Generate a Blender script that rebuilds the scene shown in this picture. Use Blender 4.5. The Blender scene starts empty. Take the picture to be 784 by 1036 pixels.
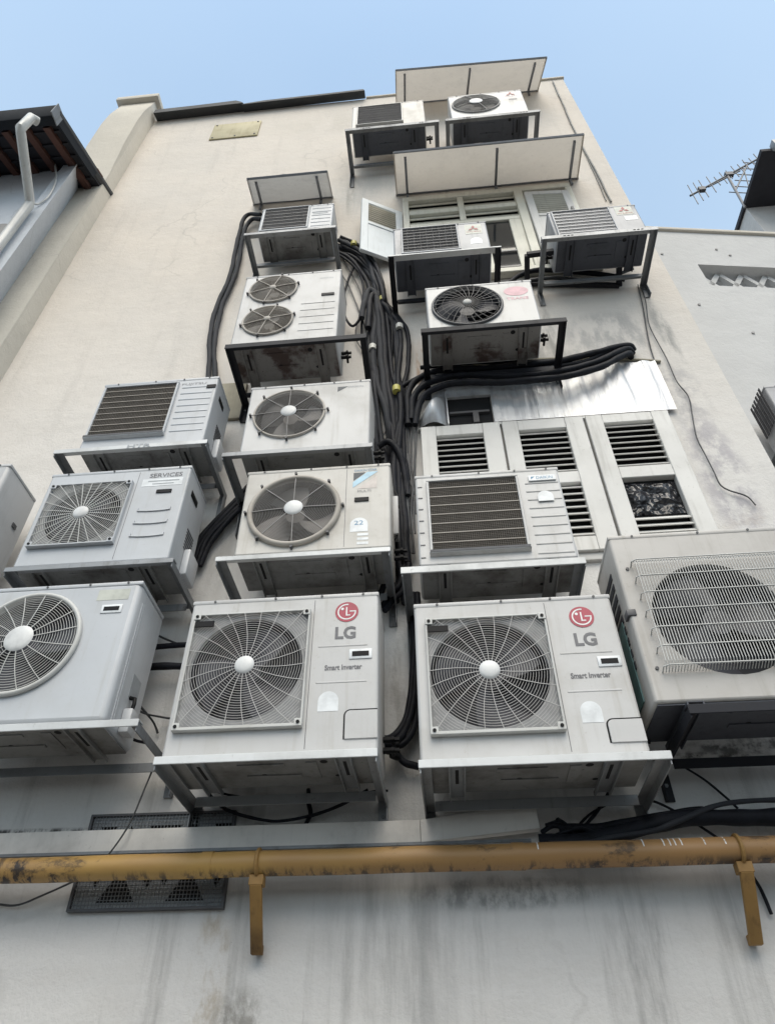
import bpy, bmesh, math, random
from mathutils import Vector, Matrix
random.seed(7)
PI = math.pi
scene = bpy.context.scene
COL = scene.collection

# ------------------------------------------------------------------ camera geometry
F = 710.0; CX, CY = 384.0, 512.0
PITCH = math.radians(42.6); YAW = math.radians(5.3)
CAM = (0.0, -3.3, 1.6)
_h = (-math.sin(YAW), math.cos(YAW))
FWD = Vector((_h[0]*math.cos(PITCH), _h[1]*math.cos(PITCH), math.sin(PITCH)))
RGT = Vector((math.cos(YAW), math.sin(YAW), 0))
UPV = Vector((-_h[0]*math.sin(PITCH), -_h[1]*math.sin(PITCH), math.cos(PITCH)))

def at(px, py, y=0.0):
    """measured point of the photograph lying in the plane at depth y"""
    d = FWD + RGT*((px-CX)/F) + UPV*(-(py-CY)/F)
    t = (y - CAM[1])/d.y
    return Vector((d.x*t, y, CAM[2] + d.z*t))

# ------------------------------------------------------------------ mesh helpers
class MB:
    def __init__(s): s.v = []; s.f = []
    def add(s, vs, fs):
        o = len(s.v); s.v += [tuple(p) for p in vs]; s.f += [tuple(i+o for i in f) for f in fs]; return s
    def box(s, x0, x1, y0, y1, z0, z1):
        return s.add([(x0,y0,z0),(x1,y0,z0),(x1,y1,z0),(x0,y1,z0),(x0,y0,z1),(x1,y0,z1),(x1,y1,z1),(x0,y1,z1)],
                     [(0,3,2,1),(4,5,6,7),(0,1,5,4),(1,2,6,5),(2,3,7,6),(3,0,4,7)])
    def hexa(s, p):           # 8 points, bottom 4 then top 4
        return s.add(p, [(0,3,2,1),(4,5,6,7),(0,1,5,4),(1,2,6,5),(2,3,7,6),(3,0,4,7)])
    def slab(s, quad, off):   # quad extruded by vector off
        q = [Vector(a) for a in quad]; o = Vector(off)
        return s.hexa(q + [a+o for a in q])
    def prism(s, poly, y0, y1):   # polygon in x,z extruded along y
        n = len(poly)
        return s.add([(x,y0,z) for x,z in poly]+[(x,y1,z) for x,z in poly],
                     [tuple(range(n)), tuple(range(2*n-1,n-1,-1))]+[(i,(i+1)%n,(i+1)%n+n,i+n) for i in range(n)])
    def bar(s, a, b, w, h, up=(0,0,1)):   # rectangular bar between two points
        a = Vector(a); b = Vector(b); d = (b-a).normalized(); u = Vector(up)
        r = d.cross(u).normalized(); u2 = r.cross(d)
        c = []
        for p in (a, b):
            for i, j in ((-1,-1),(1,-1),(1,1),(-1,1)): c.append(p + r*(i*w/2) + u2*(j*h/2))
        return s.add(c, [(0,3,2,1),(4,5,6,7),(0,1,5,4),(1,2,6,5),(2,3,7,6),(3,0,4,7)])
    def angle(s, a, b, w, h, t, up=(0,0,1), side=1):   # L profile
        a = Vector(a); b = Vector(b); d = (b-a).normalized(); u = Vector(up)
        r = d.cross(u).normalized()*side; u2 = u
        prof = [(0,0),(w,0),(w,-t),(t,-t),(t,-h),(0,-h)]
        c = [p + r*x + u2*z for p in (a,b) for x,z in prof]
        return s.add(c, [tuple(range(6)), tuple(range(11,5,-1))]+[(i,(i+1)%6,(i+1)%6+6,i+6) for i in range(6)])
    def tube(s, pts, r, n=8, closed=False, cap=True):
        P = [Vector(p) for p in pts]; m = len(P)
        if m < 2: return s
        ref = None; rings = []
        for i in range(m):
            if closed: d = (P[(i+1)%m]-P[i-1])
            else: d = P[min(i+1,m-1)]-P[max(i-1,0)]
            if d.length < 1e-9: d = Vector((0,0,1))
            d.normalize()
            if ref is None:
                ref = Vector((0,0,1)) if abs(d.z) < .9 else Vector((1,0,0))
            a = d.cross(ref)
            if a.length < 1e-5: a = d.cross(Vector((0.3,1,0.2)))
            a.normalize(); b = a.cross(d); ref = b
            rr = r[i] if isinstance(r,(list,tuple)) else r
            rings.append([P[i]+a*(math.cos(2*PI*k/n+PI/n)*rr)+b*(math.sin(2*PI*k/n+PI/n)*rr) for k in range(n)])
        vs = [v for q in rings for v in q]; fs = []
        for i in range(m if closed else m-1):
            j = (i+1) % m
            for k in range(n): fs.append((i*n+k, i*n+(k+1)%n, j*n+(k+1)%n, j*n+k))
        if cap and not closed: fs += [tuple(range(n-1,-1,-1)), tuple(range((m-1)*n, m*n))]
        return s.add(vs, fs)
    def disc(s, cx, cz, y0, y1, r, n=32, rx=None):   # short cylinder along y
        rx = rx or r
        return s.prism([(cx+rx*math.cos(2*PI*k/n), cz+r*math.sin(2*PI*k/n)) for k in range(n)], y0, y1)
    def dome(s, cx, cz, y0, y1, r, n=24, m=4):   # cap bulging towards -y (y1<y0)
        loops = []
        for j in range(m+1):
            t = j/m*PI/2
            loops.append([(cx+r*math.cos(t)*math.cos(2*PI*k/n), y0+(y1-y0)*math.sin(t), cz+r*math.cos(t)*math.sin(2*PI*k/n)) for k in range(n)])
        vs = [v for l in loops[:-1] for v in l]+[(cx,y1,cz)]
        fs = []
        for j in range(m-1):
            for k in range(n): fs.append((j*n+k, j*n+(k+1)%n, (j+1)*n+(k+1)%n, (j+1)*n+k))
        for k in range(n): fs.append(((m-1)*n+k, (m-1)*n+(k+1)%n, m*n))
        return s.add(vs, fs)
    def build(s, name, mat, parent=None, bevel=0.0, smooth=None, seg=2):
        me = bpy.data.meshes.new(name)
        me.from_pydata(s.v, [], s.f)
        bm = bmesh.new(); bm.from_mesh(me)
        bmesh.ops.recalc_face_normals(bm, faces=bm.faces[:])
        if bevel:
            es = [e for e in bm.edges if len(e.link_faces)==2 and e.calc_face_angle(0) > 0.6]
            bmesh.ops.bevel(bm, geom=es, offset=bevel, segments=seg, affect='EDGES', profile=0.5, clamp_overlap=True)
        bm.to_mesh(me); bm.free()
        if smooth is None: smooth = 35 if bevel else 0
        if smooth:
            me.polygons.foreach_set('use_smooth', [True]*len(me.polygons))
            me.set_sharp_from_angle(angle=math.radians(smooth))
        me.materials.append(mat)
        o = bpy.data.objects.new(name, me); COL.objects.link(o)
        if parent: o.parent = parent
        return o

def thing(name, label, cat, loc=(0,0,0), group=None):
    o = bpy.data.objects.new(name, None); COL.objects.link(o); o.location = loc
    o.empty_display_size = .1
    o['label'] = label; o['category'] = cat
    if group: o['group'] = group
    return o
def tag(o, label, cat, group=None):
    o['label'] = label; o['category'] = cat
    if group: o['group'] = group
    return o
def struct(o): o['kind'] = 'structure'; return o

def spline(pts, k=8):
    P = [Vector(p) for p in pts]
    if len(P) < 3: return P
    Q = [P[0]*2-P[1]] + P + [P[-1]*2-P[-2]]
    out = []
    for i in range(1, len(Q)-2):
        a,b,c,d = Q[i-1],Q[i],Q[i+1],Q[i+2]
        for j in range(k):
            t = j/k
            out.append(0.5*((2*b)+(c-a)*t+(2*a-5*b+4*c-d)*t*t+(-a+3*b-3*c+d)*t**3))
    out.append(P[-1]); return out

# ------------------------------------------------------------------ materials
class NT:
    def __init__(s, name):
        s.m = bpy.data.materials.new(name); s.m.use_nodes = True
        s.t = s.m.node_tree; s.b = s.t.nodes['Principled BSDF']
        tc = s.t.nodes.new('ShaderNodeTexCoord'); oi = s.t.nodes.new('ShaderNodeObjectInfo')
        s.obj = tc.outputs['Object']; s.rand = oi.outputs['Random']
    def n(s, typ, **kw):
        nd = s.t.nodes.new(typ)
        for k, v in kw.items(): setattr(nd, k, v)
        return nd
    def link(s, a, b): s.t.links.new(a, b)
    def val(s, sock, v):
        if hasattr(v, 'links') or isinstance(v, bpy.types.NodeSocket): s.link(v, sock)
        else: sock.default_value = v
    def math(s, op, a, b=0.0, clamp=False):
        nd = s.n('ShaderNodeMath', operation=op); nd.use_clamp = clamp
        s.val(nd.inputs[0], a); s.val(nd.inputs[1], b); return nd.outputs[0]
    def coords(s, scale=(1,1,1), random=True):
        mp = s.n('ShaderNodeMapping'); mp.inputs['Scale'].default_value = scale
        s.link(s.obj, mp.inputs['Vector'])
        if random:
            c = s.n('ShaderNodeCombineXYZ'); r = s.math('MULTIPLY', s.rand, 37.0)
            s.link(r, c.inputs[0]); s.link(r, c.inputs[2]); s.link(c.outputs[0], mp.inputs['Location'])
        return mp.outputs[0]
    def noise(s, vec, scale=5, detail=5, rough=.6, lo=.4, hi=.6):
        nd = s.n('ShaderNodeTexNoise'); s.link(vec, nd.inputs['Vector'])
        nd.inputs['Scale'].default_value = scale; nd.inputs['Detail'].default_value = detail; nd.inputs['Roughness'].default_value = rough
        return s.ramp(nd.outputs[0], lo, hi)
    def ramp(s, v, lo, hi):
        mr = s.n('ShaderNodeMapRange'); mr.interpolation_type = 'SMOOTHSTEP'
        s.link(v, mr.inputs['Value']); mr.inputs['From Min'].default_value = lo; mr.inputs['From Max'].default_value = hi
        return mr.outputs[0]
    def mix(s, fac, a, b):
        nd = s.n('ShaderNodeMix', data_type='RGBA'); s.val(nd.inputs['Factor'], fac)
        for sock, c in ((nd.inputs[6], a), (nd.inputs[7], b)):
            if isinstance(c, tuple): sock.default_value = (*c[:3], 1)
            else: s.link(c, sock)
        return nd.outputs[2]
    def bump(s, h, strength=.2, dist=.01):
        nd = s.n('ShaderNodeBump'); nd.inputs['Strength'].default_value = strength; nd.inputs['Distance'].default_value = dist
        s.link(h, nd.inputs['Height']); s.link(nd.outputs[0], s.b.inputs['Normal'])

def paint(name, col, rough=.45, dirt=.35, dcol=(.16,.14,.115), metal=0.0, streak=.35, spec=.5, speck=.25, lo=.42, hi=.78, sc=3.2):
    """painted or bare sheet with blotchy grime, vertical runs and small specks"""
    m = NT(name)
    n1 = m.noise(m.coords((1,1,1)), sc, 6, .62, lo, hi)
    n2 = m.noise(m.coords((16,16,1.1)), 1.6, 4, .6, .52, .80)
    n3 = m.noise(m.coords((1,1,1)), 46, 3, .7, .63, .74)
    fac = m.math('ADD', m.math('MULTIPLY', n1, dirt), m.math('MULTIPLY', n2, streak), clamp=True)
    fac = m.math('ADD', fac, m.math('MULTIPLY', n3, speck), clamp=True)
    fac = m.math('MINIMUM', fac, .85)
    tone = m.noise(m.coords((1,1,1)), 1.3, 3, .5, .3, .7)
    base = m.mix(tone, tuple(c*.93 for c in col), tuple(min(1,c*1.05) for c in col))
    m.link(m.mix(fac, base, dcol), m.b.inputs['Base Color'])
    r = m.math('ADD', m.math('MULTIPLY', fac, .35), rough, clamp=True)
    m.link(r, m.b.inputs['Roughness'])
    m.b.inputs['Metallic'].default_value = metal
    m.b.inputs['Specular IOR Level'].default_value = spec
    m.bump(m.noise(m.coords((1,1,1)), 9, 3, .5, .2, .8), .06, .01)
    return m.m

def flat(name, col, rough=.5, metal=0.0):
    m = NT(name)
    n1 = m.noise(m.coords((1,1,1)), 12, 4, .6, .35, .75)
    m.link(m.mix(n1, col, tuple(c*.75 for c in col)), m.b.inputs['Base Color'])
    m.b.inputs['Roughness'].default_value = rough; m.b.inputs['Metallic'].default_value = metal
    return m.m

M = {}
M['case_white'] = paint('case_white', (.50,.495,.488), .40, .36, (.30,.27,.22), streak=.34)
M['case_cool']  = paint('case_cool',  (.475,.49,.51), .38, .28, (.34,.33,.30), streak=.34)
M['case_ivory'] = paint('case_ivory', (.50,.48,.445), .42, .38, (.28,.24,.18), streak=.3)
M['case_warm'] = paint('case_warm', (.46,.44,.415), .42, .30, (.25,.22,.18), streak=.34)
M['case_grey']  = paint('case_grey',  (.46,.46,.46), .42, .30, (.20,.19,.18), streak=.3)
M['case_dull']  = paint('case_dull',  (.34,.345,.36), .42, .35, (.15,.15,.15), streak=.3)
M['base_pan']   = paint('base_pan',   (.20,.20,.195), .55, .8, (.05,.042,.036), streak=.3, speck=.6, lo=.42, hi=.74, sc=3.5)
M['pan_rust']   = paint('pan_rust',   (.20,.19,.18), .6, .85, (.045,.02,.015), streak=.3, speck=.8, lo=.47, hi=.62, sc=4.5)
M['pan_dark']   = paint('pan_dark',   (.06,.065,.08), .6, .4, (.02,.02,.02))
M['galv']   = paint('galvanised', (.26,.27,.28), .45, .55, (.13,.12,.11), metal=.35, streak=.35, speck=.5)
M['galv_pale'] = paint('galvanised_pale', (.58,.59,.59), .45, .5, (.24,.23,.21), metal=.1, streak=.1, speck=.5)
M['steel']  = paint('grey_steel', (.20,.21,.22), .5, .5, (.07,.06,.055), metal=.3, speck=.4)
M['black_steel'] = paint('black_steel', (.014,.015,.02), .6, .3, (.04,.035,.03), spec=.25)
M['guard_white'] = paint('guard_white', (.52,.52,.50), .45, .3, (.25,.22,.18), streak=.1)
M['guard_mid'] = paint('guard_mid', (.44,.43,.42), .5, .3, (.2,.18,.15), streak=.1)
M['guard_dusty'] = paint('guard_dusty', (.42,.385,.34), .6, .5, (.17,.14,.11), streak=.1)
M['guard_grey'] = paint('guard_grey', (.30,.29,.28), .6, .4, (.12,.11,.10), streak=.1)
M['guard_dark'] = flat('guard_dark', (.07,.07,.075), .5)
M['shroud'] = flat('shroud_dark', (.028,.028,.034), .7)
M['shroud_dusty'] = flat('shroud_dusty', (.085,.07,.058), .8)
M['blade'] = flat('fan_blade', (.045,.045,.055), .5)
M['blade_pale'] = flat('fan_blade_dusty', (.22,.20,.185), .6)
M['hub_white'] = flat('hub_white', (.66,.66,.65), .4)
M['coil_brown'] = flat('coil_brown', (.085,.075,.063), .85)
M['coil_grey'] = flat('coil_grey', (.10,.10,.105), .85)
M['guard_panel'] = flat('guard_panel_grey', (.30,.30,.30), .55)
M['slat_dark'] = flat('grille_mesh', (.10,.088,.075), .75)
M['slat_grey'] = flat('grille_mesh_grey', (.11,.11,.115), .75)
M['black'] = flat('black_plastic', (.009,.009,.010), .5); M['black'].node_tree.nodes['Principled BSDF'].inputs['Specular IOR Level'].default_value = .15
M['void'] = flat('dark_void', (.006,.006,.007), .9)
M['red_logo'] = flat('logo_red', (.36,.025,.055), .4)
M['pink_logo'] = flat('logo_faded_pink', (.62,.36,.40), .5)
M['white_ink'] = flat('white_ink', (.75,.75,.74), .5)
M['grey_ink'] = flat('grey_ink', (.13,.13,.14), .5)
M['pale_ink'] = flat('faint_ink', (.34,.36,.38), .5)
M['blue_ink'] = flat('blue_ink', (.10,.26,.42), .5)
M['lightblue'] = flat('light_blue_print', (.42,.62,.74), .5)
M['dark_ink'] = flat('dark_ink', (.03,.045,.06), .5)
M['red_ink'] = flat('red_ink', (.36,.07,.07), .5)
M['sticker'] = flat('sticker', (.72,.74,.75), .4)
M['sticker_warm'] = flat('sticker_aged', (.52,.53,.47), .5)
M['pink_print'] = flat('peach_print', (.60,.54,.50), .5)
M['teal'] = flat('coil_side_teal', (.10,.20,.20), .5)
M['rubber'] = NT('pipe_insulation')
_m = M['rubber']
_n = _m.noise(_m.coords((1,1,1)), 14, 5, .65, .4, .7)
_m.link(_m.mix(_n, (.011,.012,.017), (.005,.0055,.007)), _m.b.inputs['Base Color']); _m.b.inputs['Roughness'].default_value = .62; _m.b.inputs['Specular IOR Level'].default_value = .2
_m.bump(_m.noise(_m.coords((1,1,1)), 60, 3, .6, .2, .8), .25, .004); M['rubber'] = _m.m
M['rubber_grey'] = flat('pipe_insulation_grey', (.021,.023,.029), .8)
M['wire'] = flat('wire_grey', (.045,.047,.05), .55)
M['wire_pale'] = flat('wire_pale', (.20,.20,.19), .6)
M['tape'] = flat('yellow_tape', (.50,.46,.12), .5)
M['tape_white'] = flat('white_tape', (.62,.61,.56), .5)
M['cream_frame'] = paint('cream_frame', (.66,.64,.55), .5, .3, (.26,.23,.18))
M['shutter'] = paint('shutter_white', (.60,.59,.565), .5, .25, (.30,.28,.24), speck=.35)
M['shutter_cool'] = paint('shutter_cool', (.66,.69,.70), .5, .2, (.30,.28,.24))
M['frosted'] = paint('frosted_pane', (.56,.54,.46), .35, .4, (.18,.17,.14))
M['trunk_white'] = paint('trunking', (.72,.69,.65), .5, .45, (.16,.15,.14), streak=.2)
M['awning'] = paint('awning_sheet', (.41,.38,.335), .42, .8, (.22,.195,.165), streak=.45)
M['awning_grey'] = paint('awning_sheet_grey', (.52,.515,.50), .42, .4, (.18,.17,.15), streak=.3)
M['awning_trim'] = paint('awning_trim', (.17,.18,.20), .45, .3, (.08,.08,.08))
M['flash_dark'] = paint('roof_flashing', (.035,.038,.042), .7, .4, (.10,.095,.09))
M['tile'] = paint('roof_batten', (.085,.036,.026), .7, .5, (.03,.02,.02))
M['soffit_dark'] = flat('soffit_dark', (.018,.018,.024), .8)
M['gutter'] = paint('gutter_dark', (.016,.019,.024), .8, .3, (.03,.03,.03), spec=.15)
M['down_pipe'] = paint('down_pipe_paint', (.50,.50,.48), .4, .2, (.2,.2,.18))
M['patch'] = paint('patch_board', (.42,.37,.22), .6, .5, (.24,.2,.12))
M['concrete'] = paint('concrete_patch', (.33,.30,.23), .85, .5, (.17,.15,.12))
M['antenna'] = flat('antenna_metal', (.055,.058,.065), .5, .2)
M['antenna_pale'] = flat('antenna_rods', (.15,.155,.165), .5, .2)

def wall_material(name, upper, lower, zlo, zhi, spots=(), streaks=1.0):
    m = NT(name)
    sep = m.n('ShaderNodeSeparateXYZ'); m.link(m.obj, sep.inputs[0])
    X, Z = sep.outputs[0], sep.outputs[2]
    big = m.noise(m.coords((1,1,1), False), .9, 5, .6, .35, .7)
    h = m.ramp(Z, zlo, zhi)
    base = m.mix(h, lower, upper)
    base = m.mix(m.math('MULTIPLY', big, .22), base, tuple(c*.72 for c in lower))
    # trowelled patches
    tro = m.noise(m.coords((.8,1,2.2), False), 2.3, 5, .7, .45, .62)
    base = m.mix(m.math('MULTIPLY', tro, .09), base, tuple(c*.70 for c in upper))
    # vertical water runs
    st = m.noise(m.coords((3.6,1,.34), False), 1.7, 7, .68, .50, .76)
    lowmask = m.math('SUBTRACT', 1.0, m.ramp(Z, 1.8, 5.0))
    fac = m.math('MULTIPLY', st, m.math('ADD', m.math('MULTIPLY', lowmask, 0.40*streaks), .13*streaks))
    base = m.mix(fac, base, (.13,.13,.125))
    st2 = m.noise(m.coords((9,1,.5), False), 1.9, 6, .7, .58, .78)
    base = m.mix(m.math('MULTIPLY', st2, m.math('ADD', m.math('MULTIPLY', lowmask, .24*streaks), .06*streaks)), base, (.10,.10,.09))
    vo = m.n('ShaderNodeTexVoronoi', feature='DISTANCE_TO_EDGE'); vo.inputs['Scale'].default_value = .55
    wp = m.n('ShaderNodeTexNoise'); wp.inputs['Scale'].default_value = 2.2; wp.inputs['Detail'].default_value = 6; m.link(m.obj, wp.inputs['Vector'])
    av = m.n('ShaderNodeVectorMath', operation='MULTIPLY_ADD'); m.link(wp.outputs[1], av.inputs[0]); av.inputs[1].default_value = (.5,.5,.5); m.link(m.obj, av.inputs[2]); m.link(av.outputs[0], vo.inputs['Vector'])
    crack = m.math('SUBTRACT', 1.0, m.ramp(vo.outputs['Distance'], .002, .007))
    crack = m.math('MULTIPLY', crack, m.noise(m.coords((1,1,1), False), 1.1, 3, .5, .52, .62))
    base = m.mix(m.math('MULTIPLY', crack, .17), base, (.22,.21,.19))
    # small scuffs
    sp = m.noise(m.coords((1,1,1.3), False), 17, 4, .75, .69, .74)
    base = m.mix(m.math('MULTIPLY', sp, .45), base, (.16,.15,.14))
    fine = m.noise(m.coords((1,1,1), False), 60, 4, .7, .3, .75)
    base = m.mix(m.math('MULTIPLY', fine, .06), base, (.25,.24,.22))
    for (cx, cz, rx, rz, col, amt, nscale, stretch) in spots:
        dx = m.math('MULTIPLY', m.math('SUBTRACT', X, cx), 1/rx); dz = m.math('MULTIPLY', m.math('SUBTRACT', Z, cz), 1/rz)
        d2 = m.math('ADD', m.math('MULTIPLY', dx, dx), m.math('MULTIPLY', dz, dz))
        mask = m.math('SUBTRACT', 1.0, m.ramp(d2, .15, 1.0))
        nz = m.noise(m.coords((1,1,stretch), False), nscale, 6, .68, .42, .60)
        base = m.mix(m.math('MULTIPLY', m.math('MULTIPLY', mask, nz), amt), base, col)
    m.link(base, m.b.inputs['Base Color'])
    m.b.inputs['Roughness'].default_value = .85
    m.b.inputs['Specular IOR Level'].default_value = .25
    b = m.math('ADD', m.noise(m.coords((1,1,1), False), 3.5, 6, .65, .2, .8), m.math('MULTIPLY', fine, .12))
    m.bump(b, .28, .025)
    return m.m

SPOTS = [ # x, z, rx, rz, colour, amount, noise scale, z stretch
 (1.86,4.75,.20,.75,(.30,.28,.31),.6,7,.6), (1.98,3.9,.5,.6,(.42,.33,.25),.5,5,1), (1.82,5.55,.22,.45,(.32,.31,.32),.5,9,.8),
 (1.55,6.35,.5,.35,(.25,.25,.25),.55,7,.35), (.75,6.15,.9,.3,(.28,.28,.27),.5,5,.4), (.02,6.05,.05,.5,(.40,.22,.10),.8,6,.3),
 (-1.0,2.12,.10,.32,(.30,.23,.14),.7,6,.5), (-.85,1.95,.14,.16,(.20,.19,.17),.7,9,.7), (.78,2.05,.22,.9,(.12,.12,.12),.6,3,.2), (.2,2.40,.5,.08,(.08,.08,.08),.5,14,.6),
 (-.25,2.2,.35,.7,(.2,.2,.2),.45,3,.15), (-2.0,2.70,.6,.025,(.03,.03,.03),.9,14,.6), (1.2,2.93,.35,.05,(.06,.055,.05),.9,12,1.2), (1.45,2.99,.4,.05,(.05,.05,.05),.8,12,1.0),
 (-.62,9.2,.06,.55,(.33,.30,.25),.7,7,.2), (.40,9.3,.10,.6,(.36,.33,.29),.6,7,.2), (1.05,6.4,.07,.5,(.25,.24,.22),.7,7,.2), (1.92,6.3,.08,.6,(.24,.24,.23),.7,7,.2), (-1.46,7.4,.06,.5,(.36,.33,.29),.6,7,.2), (-1.3,4.4,.10,.5,(.34,.33,.31),.5,7,.25), (-2.28,3.6,.10,.5,(.3,.3,.29),.5,7,.25), (.5,8.2,1.2,.6,(.5,.5,.5),.4,4,.4), (-.3,9.3,.7,.9,(.46,.45,.42),.5,3,.25), (-.75,7.3,.5,.8,(.5,.48,.44),.4,4,.25), (-.15,3.3,.2,.5,(.22,.2,.18),.5,8,.3),
 (-3.0,12.2,.9,.12,(.42,.40,.36),.6,4,1), (0.2,11.5,2.6,.5,(.52,.48,.41),.35,3,.3)]
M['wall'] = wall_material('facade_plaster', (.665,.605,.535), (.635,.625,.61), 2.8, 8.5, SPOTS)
M['pier'] = wall_material('pier_plaster', (.58,.535,.46), (.54,.515,.46), 5, 11, [], .35)
M['wall_cool'] = wall_material('neighbour_plaster', (.58,.61,.65), (.54,.57,.61), 5, 11, [], .35)
M['wall_white'] = wall_material('white_plaster', (.55,.545,.535), (.54,.54,.535), 3, 9, [], .35)
M['wall_far'] = wall_material('far_plaster', (.40,.40,.38), (.33,.33,.32), 3, 9, [], .8)

for _k in ('awning', 'awning_grey'):     # thin sheet that lets some daylight through
    _t = M[_k].node_tree; _b = _t.nodes['Principled BSDF']; _o = _t.nodes['Material Output']
    _tr = _t.nodes.new('ShaderNodeBsdfTranslucent'); _tr.inputs['Color'].default_value = (.80,.74,.66,1) if _k == 'awning' else (.6,.59,.57,1)
    _mx = _t.nodes.new('ShaderNodeMixShader'); _mx.inputs[0].default_value = .27 if _k == 'awning' else .20
    _t.links.new(_b.outputs[0], _mx.inputs[1]); _t.links.new(_tr.outputs[0], _mx.inputs[2]); _t.links.new(_mx.outputs[0], _o.inputs['Surface'])

_m = NT('flashing_metal')
_s = _m.noise(_m.coords((9,1,.7), False), 1.6, 5, .6, .3, .72)
_d = _m.noise(_m.coords((1,1,1), False), 6, 6, .7, .48, .64)
_c = _m.mix(_s, (.62,.63,.64), (.42,.43,.45)); _c = _m.mix(_m.math('MULTIPLY', _d, .7), _c, (.50,.495,.49))
_m.link(_c, _m.b.inputs['Base Color']); _m.b.inputs['Metallic'].default_value = .35; _m.b.inputs['Roughness'].default_value = .42
_m.bump(_m.noise(_m.coords((7,1,.8), False), 1.6, 4, .6, .2, .8), .28, .03); M['flash_metal'] = _m.m

_m = NT('yellow_pipe_paint')
_n = _m.noise(_m.coords((.6,1,1), False), 6, 7, .75, .53, .64)
_u = _m.noise(_m.coords((3,1,1), False), 7, 6, .75, .47, .58)
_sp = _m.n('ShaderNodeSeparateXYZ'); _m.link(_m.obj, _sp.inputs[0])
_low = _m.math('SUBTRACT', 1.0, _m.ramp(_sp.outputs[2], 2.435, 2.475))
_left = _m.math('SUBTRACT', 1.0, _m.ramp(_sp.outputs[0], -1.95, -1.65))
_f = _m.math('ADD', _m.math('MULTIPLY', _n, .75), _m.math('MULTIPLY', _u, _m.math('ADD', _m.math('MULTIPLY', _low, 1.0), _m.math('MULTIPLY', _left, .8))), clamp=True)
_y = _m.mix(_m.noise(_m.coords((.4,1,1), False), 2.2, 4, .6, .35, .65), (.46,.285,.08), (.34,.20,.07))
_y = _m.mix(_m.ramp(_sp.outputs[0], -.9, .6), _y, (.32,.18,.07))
_m.link(_m.mix(_f, _y, (.035,.024,.018)), _m.b.inputs['Base Color']); _m.b.inputs['Roughness'].default_value = .5
_m.bump(_n, .25, .004); M['yellow'] = _m.m
M['yellow_leg'] = paint('yellow_leg', (.30,.17,.05), .6, .8, (.06,.035,.02))

_m = NT('alley_concrete')
_m.link(_m.mix(_m.noise(_m.coords((1,1,1),False), 40, 5, .7, .3, .7), (.17,.167,.16), (.22,.217,.21)), _m.b.inputs['Base Color'])
_m.b.inputs['Roughness'].default_value = .9; M['asphalt'] = _m.m

_m = NT('dark_glass')
_m.link(_m.mix(_m.noise(_m.coords((1,1,1)), 2, 3, .5, .3, .7), (.012,.014,.016), (.03,.03,.03)), _m.b.inputs['Base Color'])
_m.b.inputs['Roughness'].default_value = .06; M['glass'] = _m.m
_m = NT('black_bag')
_w = _m.noise(_m.coords((1,1,1)), 9, 5, .6, .3, .7)
_m.link(_m.mix(_w, (.012,.012,.014), (.03,.03,.034)), _m.b.inputs['Base Color']); _m.b.inputs['Roughness'].default_value = .22
_m.bump(_m.noise(_m.coords((1,1,1)), 11, 2, .5, .2, .8), 1.0, .06); M['bag'] = _m.m

# ------------------------------------------------------------------ text
def text(name, s, width, mat, parent, cx, cz, y, height=None, bold=0.0, shear=0.0):
    cu = bpy.data.curves.new('t', 'FONT'); cu.body = s; cu.size = 1; cu.extrude = 0; cu.offset = bold; cu.shear = shear; cu.resolution_u = 3
    ob = bpy.data.objects.new('t', cu); COL.objects.link(ob)
    dg = bpy.context.evaluated_depsgraph_get()
    me = bpy.data.meshes.new_from_object(ob.evaluated_get(dg)); bpy.data.objects.remove(ob); me.name = name
    xs = [v.co.x for v in me.vertices]; ys = [v.co.y for v in me.vertices]
    x0, x1, y0, y1 = min(xs), max(xs), min(ys), max(ys)
    sx = width/(x1-x0); sz = (height/(y1-y0)) if height else sx
    for v in me.vertices:
        v.co = Vector(((v.co.x-(x0+x1)/2)*sx + cx, y, (v.co.y-(y0+y1)/2)*sz + cz))
    me.materials.clear(); me.materials.append(mat)
    o = bpy.data.objects.new(name, me); COL.objects.link(o); o.parent = parent
    return o

# ------------------------------------------------------------------ air conditioner builder
def rrect(x0, x1, z0, z1, r, ns=10, nc=5):
    """closed loop of a rounded rectangle, ns points per side, nc per corner"""
    P = []
    cs = [(x1-r, z0+r, -PI/2), (x1-r, z1-r, 0), (x0+r, z1-r, PI/2), (x0+r, z0+r, PI)]
    for q in range(4):
        cx, cz, a0 = cs[q]
        arc = [(cx+r*math.cos(a0+PI/2*k/nc), cz+r*math.sin(a0+PI/2*k/nc)) for k in range(nc+1)]
        nx = cs[(q+1)%4]; e = (nx[0]+r*math.cos(nx[2]), nx[1]+r*math.sin(nx[2])); b = arc[-1]
        P += arc + [(b[0]+(e[0]-b[0])*k/ns, b[1]+(e[1]-b[1])*k/ns) for k in range(1, ns)]
    return P

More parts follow.
